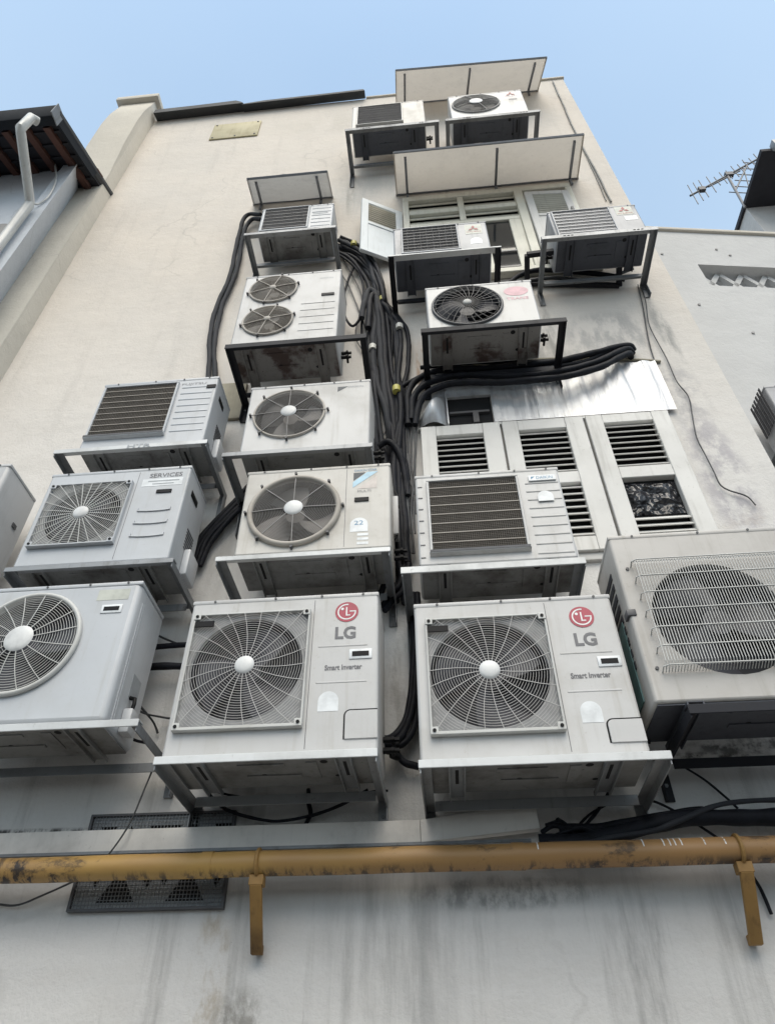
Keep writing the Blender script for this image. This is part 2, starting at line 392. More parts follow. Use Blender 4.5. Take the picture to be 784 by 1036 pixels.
def shell(mb, w, h, d, holes, rc=.02, bev=.012):
    """cabinet: rounded front edge, one opening (circle or rectangle) per horizontal zone, closed sides, top, bottom, back"""
    yf = -d/2
    # front panel split in horizontal zones, one per hole
    zs = [0.0]
    hs = sorted(holes, key=lambda q: q[1])
    for a, b in zip(hs[:-1], hs[1:]): zs.append((a[1]+a[2]+b[1]-b[2])/2)
    zs.append(h)
    if not hs: hs = []
    for i, (cx, cz, hh, hw, kind) in enumerate(hs):
        z0, z1 = zs[i], zs[i+1]
        lo = z0 + (bev if i == 0 else 0); hi = z1 - (bev if i == len(hs)-1 else 0)
        out = rrect(-w/2+bev, w/2-bev, lo, hi, .0005, 12, 1)
        if kind == 'circle':
            inn = []
            for (x, z) in out:
                a = math.atan2(z-cz, x-cx); inn.append((cx+hh*math.cos(a), cz+hh*math.sin(a)))
        else: inn = rrect(cx-hw, cx+hw, cz-hh, cz+hh, .002, 12, 1)
        n = len(out)
        vs = [(x,yf,z) for x,z in out]+[(x,yf,z) for x,z in inn]+[(x,yf+.02,z) for x,z in inn]
        mb.add(vs, [(k,(k+1)%n,(k+1)%n+n,k+n) for k in range(n)]+[(k+n,(k+1)%n+n,(k+1)%n+2*n,k+2*n) for k in range(n)])
    l1 = rrect(-w/2+bev, w/2-bev, bev, h-bev, .0005, 2, 3)
    if not hs: mb.add([(x,yf,z) for x,z in l1], [tuple(range(len(l1)))])
    # bevelled border and sides
    n = len(l1); loops = [l1]; ys = [yf]
    for t in (1,2,3):
        a = t/3*PI/2; ins = bev*(1-math.sin(a)); rr = max(.0006, rc*math.sin(a))
        loops.append(rrect(-w/2+ins, w/2-ins, ins, h-ins, rr, 2, 3)); ys.append(yf+bev*(1-math.cos(a)))
    loops.append(rrect(-w/2, w/2, 0, h, rc, 2, 3)); ys.append(d/2)
    vs = [(x,y,z) for L,y in zip(loops,ys) for x,z in L]; fs = []
    for j in range(len(loops)-1):
        for k in range(n): fs.append((j*n+k, j*n+(k+1)%n, (j+1)*n+(k+1)%n, (j+1)*n+k))
    fs.append(tuple(range((len(loops)-1)*n, len(loops)*n)))
    mb.add(vs, fs)

def fan_parts(root, cx, cz, r, yf, blade='blade', shroud='shroud', nb=3, depth=.13, rot=.3, hub=.22):
    mb = MB()
    n = 40
    lo = [[(cx+r*q*math.cos(2*PI*k/n), y, cz+r*q*math.sin(2*PI*k/n)) for k in range(n)] for q, y in ((1.0,yf+.02),(.985,yf+.03),(.985,yf+depth))]
    vs = [v for l in lo for v in l]; fs = [(j*n+k,j*n+(k+1)%n,(j+1)*n+(k+1)%n,(j+1)*n+k) for j in (0,1) for k in range(n)]
    fs.append(tuple(range(2*n,3*n))); mb.add(vs, fs)
    mb.build('fan_shroud', M[shroud], root, smooth=50)
    fb = MB(); yc = yf+.075
    for b in range(nb):
        a0 = 2*PI*b/nb+rot; rows = []
        for i in range(7):
            t = i/6; rr = r*(hub+(.93-hub)*t)
            row = []
            for j in range(7):
                u = j/6; a = a0 + (u-.5)*(1.25 if nb == 3 else .9)*(1-.12*t) + .35*t
                row.append((cx+rr*math.cos(a), yc+(u-.5)*.075*(1-.3*t)-.02*math.sin(u*PI), cz+rr*math.sin(a)))
            rows.append(row)
        vs = [v for q in rows for v in q]
        fb.add(vs, [(i*7+j,i*7+j+1,(i+1)*7+j+1,(i+1)*7+j) for i in range(6) for j in range(6)])
    f = fb.build('fan', M[blade], root, smooth=60)
    hb = MB(); hb.disc(cx, cz, yc-.03, yc+.04, r*hub, 24); hb.build('hub', M[blade], f, smooth=40)

def ring_wires(mb, cx, cz, y, radii, wire, seg=56, rect=None, bulge=0.0, rmax=None):
    for r in radii:
        yy = y - (bulge*(1-(r/rmax)**2) if rmax else 0)
        pts = [(cx+r*math.cos(2*PI*k/seg), yy, cz+r*math.sin(2*PI*k/seg)) for k in range(seg)]
        if rect is None: mb.tube(pts, wire, 4, closed=True)
        else:
            x0,x1,z0,z1 = rect; ins = [x0<=p[0]<=x1 and z0<=p[2]<=z1 for p in pts]
            if all(ins): mb.tube(pts, wire, 4, closed=True); continue
            if not any(ins): continue
            st = next(i for i in range(seg) if ins[i] and not ins[i-1]); run = []
            for i in range(seg+1):
                k = (st+i) % seg
                if ins[k] and i < seg: run.append(pts[k])
                else:
                    if len(run) > 1: mb.tube(run, wire, 4)
                    run = []

def ray_rect(cx, cz, a, rect):
    dx, dz = math.cos(a), math.sin(a); t = 9
    if dx > 1e-6: t = min(t, (rect[1]-cx)/dx)
    if dx < -1e-6: t = min(t, (rect[0]-cx)/dx)
    if dz > 1e-6: t = min(t, (rect[3]-cz)/dz)
    if dz < -1e-6: t = min(t, (rect[2]-cz)/dz)
    return t

def ac_unit(label, x0, x1, yf, z0, z1, d, case, group=None, **k):
    """outdoor unit; world x0..x1, front face at yf, z0..z1 includes the feet"""
    foot = .03
    w = x1-x0; h = z1-z0-foot; xc = (x0+x1)/2
    root = thing('air_conditioner', label, 'air conditioner', (xc, yf+d/2, z0), group or 'outdoor air conditioner units on the wall')
    X = lambda x: x-xc
    Z = lambda z: z-z0
    Y = -d/2
    holes = []
    for (cx, cz, r) in k.get('fans', []): holes.append((X(cx), Z(cz)-foot, r, r, 'circle'))
    g = k.get('grille')
    if g: holes.append(((X(g[0])+X(g[1]))/2, (Z(g[2])+Z(g[3]))/2-foot, (g[3]-g[2])/2-.012, (g[1]-g[0])/2-.012, 'rect'))
    mb = MB(); shell(mb, w, h, d, holes, k.get('rc', .02), k.get('bev', .012))
    mb.v = [(a, b, c+foot) for a, b, c in mb.v]
    mb.build('body', M[case], root, smooth=40)
    # base pan with pressed ribs, a few mm under the cabinet, and the two feet
    bp = MB(); pan = k.get('pan', 'base_pan')
    bp.box(-w/2+.012, w/2-.012, -d/2+.012, d/2-.012, foot-.008, foot-.002)
    bp.box(-w*.16, w*.06, -d*.30, -d*.22, foot-.014, foot-.007); bp.box(-w*.14, w*.12, d*.05, d*.13, foot-.014, foot-.007)
    bp.box(w*.16, w*.21, -d*.32, d*.2, foot-.013, foot-.007); bp.disc(0,0,0,0,.001,3)
    bp.build('base_pan', M[pan], root, bevel=.002, seg=1)
    for (hx, hy, hr) in ((-.05,.02,.013),(.22,-.10,.017),(.26,.05,.012),(-.33,.08,.009)):
        n = 12; hl = MB()
        hl.add([(hx*w/.9+hr*math.cos(2*PI*q/n), hy+hr*math.sin(2*PI*q/n), foot-.0092) for q in range(n)], [tuple(range(n))])
        hl.build('drain_hole', M['void'], root)
    for sx in (-1, 1):
        ft = MB(); fx = sx*w*.34
        ft.box(fx-.035, fx-.028, -d/2-.02, d/2+.03, 0, foot-.012); ft.box(fx+.028, fx+.035, -d/2-.02, d/2+.03, 0, foot-.012)
        ft.box(fx-.035, fx+.035, -d/2-.02, d/2+.03, foot-.013, foot-.009)
        fo = ft.build('foot', M[k.get('footmat', pan)], root, bevel=.001, seg=1)
        fs = MB(); fs.box(fx-.007, fx+.007, -d*.32, d*.12, foot-.0142, foot-.0128); fs.build('foot_slot', M['void'], fo)
    # seams, top lid lip, bolts
    sm = MB()
    if k.get('lid', True):
        sm.box(-w/2-.003, w/2+.003, Y-.003, d/2+.003, z1-z0-.022, z1-z0+.002)
        sm.build('top_panel', M[case], root, bevel=.006)
        for fx in (-.38, -.05, .2, .42):
            bt = MB(); bt.disc(fx*w, z1-z0-.010, Y-.007, Y-.003, .006, 8); bt.build('bolt', M['guard_dark'], root)
    if k.get('seam') is not None:
        s2 = MB(); sx = X(k['seam']); s2.box(sx-.0015, sx+.0015, Y-.0006, Y+.004, foot+.02, h+foot-.03); s2.build('panel_seam', M['grey_ink'], root)
    # side panel details
    if k.get('side'):
        sd = MB(); xs = w/2 if k['side'] > 0 else -w/2; o = .004*k['side']
        a, b = sorted((xs, xs+o))
        for q in range(7):
            zz = h*.32+q*.022; sd.box(a, b, -d*.05, d*.30, zz, zz+.008)
        sd.build('side_vent', M['grey_ink'], root)
        cv = MB(); a, b = sorted((xs, xs+.045*k['side'])); cv.box(a, b, 0.0, d/2-.01, foot+.02, foot+.20)
        cv.build('valve_cover', M[case], root, bevel=.012)
        hd = MB(); a, b = sorted((xs, xs+.005*k['side'])); hd.box(a, b, -d*.25, d*.1, h*.80, h*.86); hd.build('side_handle', M['black'], root, bevel=.002)
    vb = k.get('valves')
    if vb:
        vv = MB(); xs = w/2*vb
        for zz in (.10, .15):
            vv.tube([(xs, d*.2, foot+zz), (xs+.05*vb, d*.2, foot+zz)], .014, 8)
            vv.tube([(xs+.045*vb, d*.2-.02, foot+zz), (xs+.045*vb, d*.2+.05, foot+zz)], .009, 8)
            vv.tube([(xs+.05*vb, d*.2, foot+zz), (xs+.075*vb, d*.2, foot+zz)], .011, 6)
        vv.build('valve', M['black'], root)
    style = k.get('style')
    wire = k.get('wire', .0018)
    for (cx, cz, r) in k.get('fans', []):
        cx, cz = X(cx), Z(cz)
        fan_parts(root, cx, cz, r, Y, k.get('blade','blade'), k.get('shroud','shroud'), k.get('nb',3), min(.14, d*.5), random.random()*3)
        gm = M[k.get('guard','guard_white')]
        if style == 'square':          # wire guard clipped to a square frame
            gx0,gx1,gz0,gz1 = k['frame']; rect = (X(gx0)+.008, X(gx1)-.008, Z(gz0)+.012, Z(gz1)-.008); gy = Y-.022
            out = rrect(rect[0], rect[1], rect[2], rect[3], .0005, 12, 1); n = len(out)
            inn = [(cx+(r+.001)*math.cos(math.atan2(z-cz, x-cx)), cz+(r+.001)*math.sin(math.atan2(z-cz, x-cx))) for x, z in out]
            mb = MB(); mb.add([(x,Y-.0025,z) for x,z in out]+[(x,Y-.0025,z) for x,z in inn]+[(x,Y+.0,z) for x,z in inn], [(q,(q+1)%n,(q+1)%n+n,q+n) for q in range(n)]+[(q+n,(q+1)%n+n,(q+1)%n+2*n,q+2*n) for q in range(n)])
            mb.build('guard_panel', M['guard_panel'], root)
            mb = MB(); ring_wires(mb, cx, cz, gy, [k['hub']+i*k['pitch'] for i in range(1, int(.45/k['pitch']))], wire, 64, rect)
            ns = k.get('spokes', 22)
            for s in range(ns):
                a = 2*PI*s/ns+.1; tw = k.get('twist', .16)
                pts = []
                t1 = ray_rect(cx, cz, a+tw, rect)
                for q in range(5):
                    u = q/4; rr = k['hub']*.8+(t1-k['hub']*.8)*u; aa = a+tw*u
                    pts.append((cx+rr*math.cos(aa), gy-.003, cz+rr*math.sin(aa)))
                mb.tube(pts, wire*1.6, 4)
            g = mb.build('fan_guard', gm, root)
            fr = MB(); a0,a1,b0,b1 = X(gx0),X(gx1),Z(gz0),Z(gz1); t = k.get('border', .009)
            fr.box(a0,a1,gy-.004,Y-.001,b1-t,b1); fr.box(a0,a0+t,gy-.004,Y-.001,b0+t,b1-t); fr.box(a1-t,a1,gy-.004,Y-.001,b0+t,b1-t)
            fr.box(a0,a1,gy-.006,Y-.001,b0,b0+t*1.6)
            c = .034
            for (px,pz) in ((a0,b1-c),(a1-c,b1-c),(a0,b0),(a1-c,b0)): fr.box(px,px+c,gy-.008,gy-.003,pz,pz+c)
            fr.build('guard_frame', M[k.get('framemat','guard_white')], g, bevel=.002, seg=1)
            for (px,pz) in ((a0,b1-c),(a1-c,b1-c),(a0,b0),(a1-c,b0)):
                bo = MB(); bo.disc(px+c/2,pz+c/2,gy-.012,gy-.007,.008,10); bo.build('bolt', M['black'], g)
            hc = MB(); hc.dome(cx, cz, gy-.003, gy-.016, k['hub']); hc.build('hub_cap', M['hub_white'], g, smooth=60)
            if k.get('plate'):
                pl = MB(); pl.box(a0+.012,a0+.105,gy-.009,gy-.002,b1-.075,b1-.045); pl.build('badge', M['black'], g)
        elif style == 'round':
            gy = Y-.012; bulge = k.get('bulge', .02)
            mb = MB(); rr = r*1.02
            ring_wires(mb, cx, cz, gy, [k['hub']+i*k['pitch'] for i in range(1, int((rr-k['hub'])/k['pitch'])+1)], wire, 56, None, bulge, rr)
            ns = k['spokes']
            for s in range(ns):
                a = 2*PI*s/ns + k.get('phase', .15); pts = []
                for q in range(6):
                    u = q/5; R_ = k['hub']*.7+(rr*k.get('reach',1.0)-k['hub']*.7)*u
                    aa = a + k.get('twist',0)*u
                    pts.append((cx+R_*math.cos(aa), gy-.004-bulge*(1-min(1,R_/rr)**2), cz+R_*math.sin(aa)))
                mb.tube(pts, wire*k.get('spokew',1.8), 4)
            g = mb.build('fan_guard', gm, root)
            fr = MB(); seg = 56
            fr.tube([(cx+rr*math.cos(2*PI*q/seg), gy+.002, cz+rr*math.sin(2*PI*q/seg)) for q in range(seg)], k.get('rim', .008), 8, closed=True)
            fr.build('guard_rim', M[k.get('rimmat', k.get('guard','guard_white'))], g, smooth=60)
            hc = MB(); hc.dome(cx, cz, gy-.004-bulge, gy-.016-bulge, k['hub']); hc.build('hub_cap', M[k.get('hubmat','hub_white')], g, smooth=60)
            if k.get('bolts'):
                for s in range(ns):
                    a = 2*PI*s/ns + k.get('phase', .15); R_ = rr*k.get('reach',1.0); bo = MB()
                    bo.disc(cx+R_*math.cos(a), cz+R_*math.sin(a), gy-.014, Y+.001, .008, 8); bo.build('bolt', M['guard_dark'], g)
        elif style == 'cage':          # vertical wires over horizontal bars
            gx0,gx1,gz0,gz1 = [f(v) for f, v in zip((X,X,Z,Z), k['frame'])]; gy = Y-.045
            mb = MB(); n = int((gx1-gx0)/.0125)
            for s in range(n+1):
                x = gx0+(gx1-gx0)*s/n
                mb.tube([(x, Y-.004, gz1+.012), (x, gy+.008, gz1), (x, gy, gz1-.02), (x, gy, gz0+.02), (x, gy+.01, gz0), (x, Y-.004, gz0-.012)], .0021, 4)
            g = mb.build('fan_guard', gm, root)
            hb = MB()
            for s in range(7):
                z = gz1-(gz1-gz0)*s/6
                hb.tube([(gx0-.012, Y, z-.01), (gx0-.012, gy+.012, z), (gx0+.01, gy-.002, z), (gx1-.01, gy-.002, z), (gx1+.012, gy+.012, z), (gx1+.012, Y, z-.01)], .0032, 6)
            hb.build('guard_bar', gm, g)
            bo = MB()
            for (px,pz) in ((gx0-.03,gz1-.02),(gx0-.03,gz0+.01)): bo.disc(px,pz,Y-.006,Y+.001,.008,8)
            bo.build('bolt', M['guard_dark'], root)
    if g and style == 'slats':
        a0,a1,b0,b1 = X(k['grille'][0]),X(k['grille'][1]),Z(k['grille'][2]),Z(k['grille'][3])
        bk = MB(); bk.box(a0+.006,a1-.006,Y+.016,Y+.022,b0+.006,b1-.006); bk.build('coil_panel', M['slat_grey' if k.get('mesh') == 'case_dull' else 'coil_grey' if k.get('mesh') == 'slat_grey' else 'coil_brown'], root)
        if k.get('behind'):
            fx, fz, fr_ = k['behind']; fan_parts(root, X(fx), Z(fz), fr_, Y-.012, 'blade_pale', 'shroud', 3, .026, .7)
        mb = MB(); nv = int((a1-a0)/k.get('vp',.011)); nh = int((b1-b0)/.011)
        for s in range(1,nv):
            x = a0+(a1-a0)*s/nv; mb.box(x-.0014,x+.0014,Y-.010,Y-.006,b0+.01,b1-.01)
        for s in range(1,nh):
            z = b0+(b1-b0)*s/nh; mb.box(a0+.01,a1-.01,Y-.0058,Y-.0022,z-.0016,z+.0016)
        g2 = mb.build('grille', M[k.get('mesh','slat_dark')], root)
        sl = MB(); ns = k['nslat']
        for s in range(1,ns):
            z = b0+(b1-b0)*s/ns; sl.box(a0+.008,a1-.008,Y-.013,Y-.0104,z-k.get('sw',.0035),z+k.get('sw',.0035))
        sl.build('slat', M[k.get('slatmat','guard_dusty')], g2)
        fr = MB(); t = .014; q = Y-.018
        fr.box(a0,a1,q,Y+.01,b1-t,b1); fr.box(a0,a0+t,q,Y+.01,b0+t,b1-t); fr.box(a1-t,a1,q,Y+.01,b0+t,b1-t)
        fr.hexa([(a0-.004,q-.012,b0-.012),(a1+.004,q-.012,b0-.012),(a1+.004,Y,b0-.02),(a0-.004,Y,b0-.02),(a0,q-.006,b0+t),(a1,q-.006,b0+t),(a1,Y,b0+t),(a0,Y,b0+t)])
        fr.build('grille_frame', M[k.get('framemat', case)], g2, bevel=.003, seg=1)
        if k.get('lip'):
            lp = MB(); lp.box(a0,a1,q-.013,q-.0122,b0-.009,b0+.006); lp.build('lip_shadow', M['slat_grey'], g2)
    if k.get('ribs'):
        r0,r1,zb,zt,nr = k['ribs']; rb = MB()
        for s in range(nr):
            z = Z(zb)+(Z(zt)-Z(zb))*s/(nr-1); rb.hexa([(X(r0),Y-.004,z-.004),(X(r1),Y-.004,z-.004),(X(r1),Y+.002,z-.008),(X(r0),Y+.002,z-.008),(X(r0),Y-.002,z+.008),(X(r1),Y-.002,z+.008),(X(r1),Y+.002,z+.008),(X(r0),Y+.002,z+.008)])
        rb.build('panel_rib', M[case], root, bevel=.002, seg=1)
    root['_y'] = 0
    del root['_y']
    return root, X, Z, Y

def panel_box(root, X, Z, Y, x0, x1, z0, z1, mat, name, t=.003, bevel=0, base=-.0005):
    mb = MB(); mb.box(X(x0),X(x1),Y-t,Y-base,Z(z0),Z(z1)); return mb.build(name, M[mat], root, bevel=bevel)

def display(root, X, Z, Y, x0, x1, z0, z1, framed=True):
    if framed: panel_box(root,X,Z,Y,x0-.014,x1+.014,z0-.013,z1+.013,'sticker','window_frame',.005,.003)
    panel_box(root,X,Z,Y,x0,x1,z0,z1,'black','inspection_window',.0065)

def arch_sticker(root, X, Z, Y, x0, x1, z0, z1, mat):
    r = (x1-x0)/2; cx = (x0+x1)/2; n = 14
    poly = [(X(x0),Z(z0)),(X(x1),Z(z0))]+[(X(cx)+r*math.cos(PI*k/n), Z(z1-r)+r*math.sin(PI*k/n)) for k in range(n+1)]
    mb = MB(); mb.prism(poly, Y-.0012, Y+.0005); return mb.build('energy_label', M[mat], root)

# ------------------------------------------------------------------ bracket builder
def bracket(label, x0, x1, ry, rz, mat, rail=None, h=.034, slots=False, back=-.12, drop=.10, group='steel wall brackets under the units', brace=False, cross=False, zb=None):
    root = thing('wall_bracket', label, 'bracket', ((x0+x1)/2, 0, rz), group)
    w = x1-x0; xa, xb = -w/2, w/2
    mb = MB(); mb.angle((xa,ry,0),(xb,ry,0), .055, h, .006, (0,0,1), -1)
    # angle(): side -1 puts the flat flange behind the upright one
    mb.build('front_rail', M[rail or mat], root, bevel=.002, seg=1)
    dz = -.008
    for s, x in ((1, xa+.004), (-1, xb-.004)):
        a = MB(); a.angle((x, ry+.008, dz), (x, -.004, dz), .045, .045, .006, (0,0,1), s); a.build('arm', M[mat], root, bevel=.0015, seg=1)
        l = MB(); l.box(min(x,x+.045*s), max(x,x+.045*s), -.012, -.004, dz-.045-drop, dz-.006); l.box(min(x,x+.006*s), max(x,x+.006*s), -.05, -.012, dz-.045-drop, dz-.045)
        l.build('wall_leg', M[mat], root, bevel=.0015, seg=1)
        b = MB(); b.disc(x+.022*s, dz-.075, -.020, -.012, .009, 6); b.build('anchor_bolt', M['steel'], root)
        if brace:
            br = MB(); br.bar((x+.02*s, ry*.75, dz-.05), (x+.02*s, -.02, dz-drop-.04), .03, .03); br.build('brace', M[mat], root, bevel=.001, seg=1)
    b = MB(); b.angle((xa+.05, back, -.004), (xb-.05, back, -.004), .045, .045, .006, (0,0,1), -1); b.build('back_rail', M[mat], root, bevel=.0015, seg=1)
    if cross:
        c = MB()
        for fx in (-.32, .32): c.box(fx*w-.03, fx*w+.03, ry+.06, -.06, -.062, -.055)
        c.build('cross_bar', M[mat], root, bevel=.001, seg=1)
    if not slots: return root
    sl = MB()
    for q in range(3):
        for e in (-1, 1):
            fx = e*(w*.30)+q*.03; sl.disc(fx, -h*.5, ry-.0015, ry+.002, .006, 8, rx=.011)
    sl.build('slot', M['void'], root)
    return root

# ------------------------------------------------------------------ logos
def lg_logo(root, X, Z, Y, cx, cz, r):
    cx, cz = X(cx), Z(cz)
    mb = MB(); mb.disc(cx, cz, Y-.0020, Y+.0005, r, 40); d = mb.build('logo', M['red_logo'], root)
    w = MB(); ri, ro = r*.68, r*.80; n = 40
    a0, a1 = math.radians(80), math.radians(360)
    P = [(cx+ro*math.cos(a0+(a1-a0)*k/n), cz+ro*math.sin(a0+(a1-a0)*k/n)) for k in range(n+1)]
    Q = [(cx+ri*math.cos(a0+(a1-a0)*k/n), cz+ri*math.sin(a0+(a1-a0)*k/n)) for k in range(n+1)]
    w.add([(x,Y-.0028,z) for x,z in P+Q], [(k,k+1,n+2+k,n+1+k) for k in range(n)])
    def rect(x0,x1,z0,z1): w.add([(cx+x0*r,Y-.0028,cz+z0*r),(cx+x1*r,Y-.0028,cz+z0*r),(cx+x1*r,Y-.0028,cz+z1*r),(cx+x0*r,Y-.0028,cz+z1*r)],[(0,1,2,3)])
    rect(.25,.80,-.01,.10); rect(-.08,.04,-.40,.46); rect(.04,.30,-.40,-.29)
    w.disc(cx-.38*r, cz+.30*r, Y-.0032, Y-.0024, .13*r, 14)
    w.build('logo_mark', M['white_ink'], d)

def diamonds(root, X, Z, Y, cx, cz, r):
    cx, cz = X(cx), Z(cz); mb = MB()
    for a in (90, 210, 330):
        a = math.radians(a); u = Vector((math.cos(a), math.sin(a))); v = Vector((-u.y, u.x))
        pts = [u*0, u*r*.5+v*r*.29, u*r, u*r*.5-v*r*.29]
        mb.add([(cx+p.x, Y-.002, cz+p.y) for p in pts], [(0,1,2,3)])
    mb.build('logo', M['red_ink'], root)

# ================================================================== THE WALL OF UNITS
UD = 'outdoor air conditioner units on the wall'
# --- two large square-guard units
def big_inverter(label, x0, x1, z0, z1, frame, hub, seam, logo, lg, word, disp, lab, cover):
    root, X, Z, Y = ac_unit(label, x0, x1, -.50, z0, z1, .33, 'case_white', fans=[(hub[0], hub[1], .262)], style='square', frame=frame, hub=.046,
        pitch=.0118, wire=.0012, spokes=22, guard='guard_mid', seam=seam, plate=True, valves=1, nb=3, pan='base_pan', footmat='galv')
    lg_logo(root, X, Z, Y, logo[0], logo[1], .056)
    text('lettering', 'LG', .098, M['grey_ink'], root, X(lg[0]), Z(lg[1]), Y-.0015, height=.068, bold=.035)
    text('lettering', 'Smart Inverter', .170, M['grey_ink'], root, X(word[0]), Z(word[1]), Y-.0015, height=.027, bold=.028)
    display(root, X, Z, Y, disp[0], disp[1], disp[2], disp[3])
    arch_sticker(root, X, Z, Y, *lab, 'sticker')
    # pressed lines across the service panel
    for z in (logo[1]-.185, logo[1]-.37):
        ln = MB(); ln.box(X(seam+.03), X(x1-.05), Y-.0018, Y+.001, Z(z)-.004, Z(z)+.004); ln.build('pressed_line', M['case_white'], root, bevel=.002, seg=1)
    cx0, cx1, cz0, cz1 = [f(v) for f, v in zip((X,X,Z,Z), cover)]
    r = .03; P = [(cx0,cz0),(cx0,cz1-r)]+[(cx0+r-r*math.cos(PI/2*k/6), cz1-r+r*math.sin(PI/2*k/6)) for k in range(1,7)]+[(cx1,cz1)]
    mb = MB(); n = len(P); t = .007
    Q = [(cx0+t,cz0),(cx0+t,cz1-r)]+[(cx0+r-(r-t)*math.cos(PI/2*k/6), cz1-r+(r-t)*math.sin(PI/2*k/6)) for k in range(1,7)]+[(cx1,cz1-t)]
    mb.add([(x,Y-.001,z) for x,z in P+Q], [(k,k+1,n+k+1,n+k) for k in range(n-1)]); mb.build('cover_gap', M['void'], root)
    cv = MB(); cv.prism(list(Q)+[(cx1,cz0)], Y-.006, Y+.002); cv.build('service_cover', M['case_white'], root, bevel=.002, seg=1)
    return root
big_inverter('large white unit with red logo and square guard, below the ivory blue-badge unit', -1.186, -.266, 2.785, 3.615, (-1.157,-.589,2.927,3.522), (-.876,3.234), -.575,
    (-.417,3.508), (-.420,3.392), (-.424,3.211), (-.385,-.308,3.262,3.287), (-.530,-.440,3.000,3.094), (-.415,-.268,2.87,3.005))
big_inverter('large white unit with red logo and square guard, beside the wire-caged unit', -.095, .821, 2.73, 3.53, (-.046,.507,2.863,3.430), (.225,3.151), .514,
    (.673,3.412), (.668,3.294), (.655,3.115), (.712,.785,3.165,3.190), (.580,.668,2.900,2.995), (.672,.819,2.81,2.915))

# --- unit with vertical wire cage
root, X, Z, Y = ac_unit('tall grey-white unit with fan behind a cage of fine vertical wires', .872, 1.82, -.56, 2.915, 3.83, .37, 'case_warm',
    fans=[(1.258,3.342,.288)], style='cage', frame=(.95,1.60,3.09,3.645), guard='guard_white', nb=3, blade='blade', pan='pan_dark', rc=.015)
sd = MB()
for q in range(9): sd.box(-.948/2-.004, -.948/2, -.08, .15, .25+q*.06, .285+q*.06)
sd.build('side_vent', M['shroud'], root)
hd = MB(); hd.box(-.948/2-.012, -.948/2+.03, Y-.006, Y+.05, .45, .485); hd.build('side_handle', M['guard_dark'], root, bevel=.004)
cl = MB(); cl.box(-.948/2-.006,-.948/2-.001, -.06, .12, .10,.50); cl.build('coil_side', M['teal'], root)

# --- far-left large unit, half out of frame
root, X, Z, Y = ac_unit('large cool-white unit with round fan guard and no badge, below the worn-lettered unit', -2.40, -1.482, -.50, 2.965, 3.765, .33, 'case_cool',
    fans=[(-2.005,3.425,.272)], style='round', hub=.072, pitch=.0125, wire=.0014, spokes=16, spokew=1.8, twist=.12, rim=.013, guard='guard_white', side=0, bulge=.03, rc=.035, bev=.03, lid=True)
panel_box(root,X,Z,Y,-1.70,-1.535,3.655,3.72,'sticker_warm','sticker',.0012)
display(root,X,Z,Y,-1.645,-1.565,3.588,3.612)
sd = MB(); w2 = .918/2
for q in range(2): sd.box(w2, w2+.004, -.11+q*.02, -.10+q*.02, .05, .70)
sd.build('side_seam', M['case_cool'], root, bevel=.001, seg=1)
pl = MB(); pl.box(w2, w2+.0015, 0.0, .10, .24, .36); pl.build('rating_plate', M['pale_ink'], root)
sb = MB(); sb.box(w2, w2+.05, -.02, .06, .05, .17); sb.build('valve_cover', M['case_cool'], root, bevel=.01)
bl = MB(); bl.tube([(w2, .02, .24),(w2+.03,.015,.23),(w2+.035,.01,.20),(w2+.03,.01,.16)], .010, 8); bl.build('cable_gland', M['black'], root)

# --- edge unit, only its side in view
root, X, Z, Y = ac_unit('unit cut by the picture edge, showing only its plain grey side panel', -3.40, -2.545, -.50, 4.02, 4.735, .33, 'case_grey', fans=[(-3.1,4.38,.23)], style='round', hub=.05, pitch=.0125, spokes=10, lid=True, rc=.03, bev=.025)
hd = MB(); hd.box(.4275, .435, .06, .10, .40, .43); hd.build('side_handle', M['guard_dark'], root)

# --- square guard unit with dark sticker text
root, X, Z, Y = ac_unit('cool-white unit with square guard and worn black lettering across its service panel', -2.27, -1.40, -.46, 3.905, 4.652, .32, 'case_cool',
    fans=[(-1.981,4.299,.222)], style='square', frame=(-2.228,-1.731,4.060,4.537), hub=.046, pitch=.0122, wire=.0016, spokes=26, twist=.0, guard='guard_white', seam=-1.712, side=1, shroud='shroud', framemat='case_cool', border=.007)
text('lettering', 'SERVICES', .20, M['grey_ink'], root, X(-1.545), Z(4.585), Y-.0015, height=.034, bold=.01)
panel_box(root,X,Z,Y,-1.68,-1.435,4.497,4.557,'sticker','sticker',.0012)
panel_box(root,X,Z,Y,-1.645,-1.455,4.533,4.542,'pale_ink','print_line',.0020)
panel_box(root,X,Z,Y,-1.615,-1.485,4.511,4.518,'pale_ink','print_line',.0020)
display(root,X,Z,Y,-1.575,-1.485,4.435,4.46, False)
rb = MB()
for z in (4.30,4.205,4.11):
    pts = [(X(-1.655), Y-.001, Z(z)+.02)]+[(X(-1.655+.19*q/8), Y-.003, Z(z)-.006*math.sin(PI*q/8)) for q in range(9)]+[(X(-1.465), Y-.001, Z(z)+.02)]
    rb.tube(pts, .0045, 6)
rb.build('panel_rib', M['case_cool'], root, smooth=60)

# --- slatted unit upper left
root, X, Z, Y = ac_unit('white unit with dark slatted grille and small black window, bracket rail marked with three letters', -2.20, -1.385, -.43, 4.86, 5.572, .30, 'case_cool',
    grille=(-2.185,-1.656,5.00,5.53), style='slats', nslat=9, sw=.0020, slatmat='guard_dusty', framemat='case_cool', side=1, ribs=(-1.63,-1.41,5.02,5.47,8), lip=True, mesh='slat_dark')
text('lettering', 'FUJITSU', .17, M['grey_ink'], root, X(-1.55), Z(5.505), Y-.0012, height=.028)
display(root,X,Z,Y,-1.455,-1.392,5.448,5.48, False)

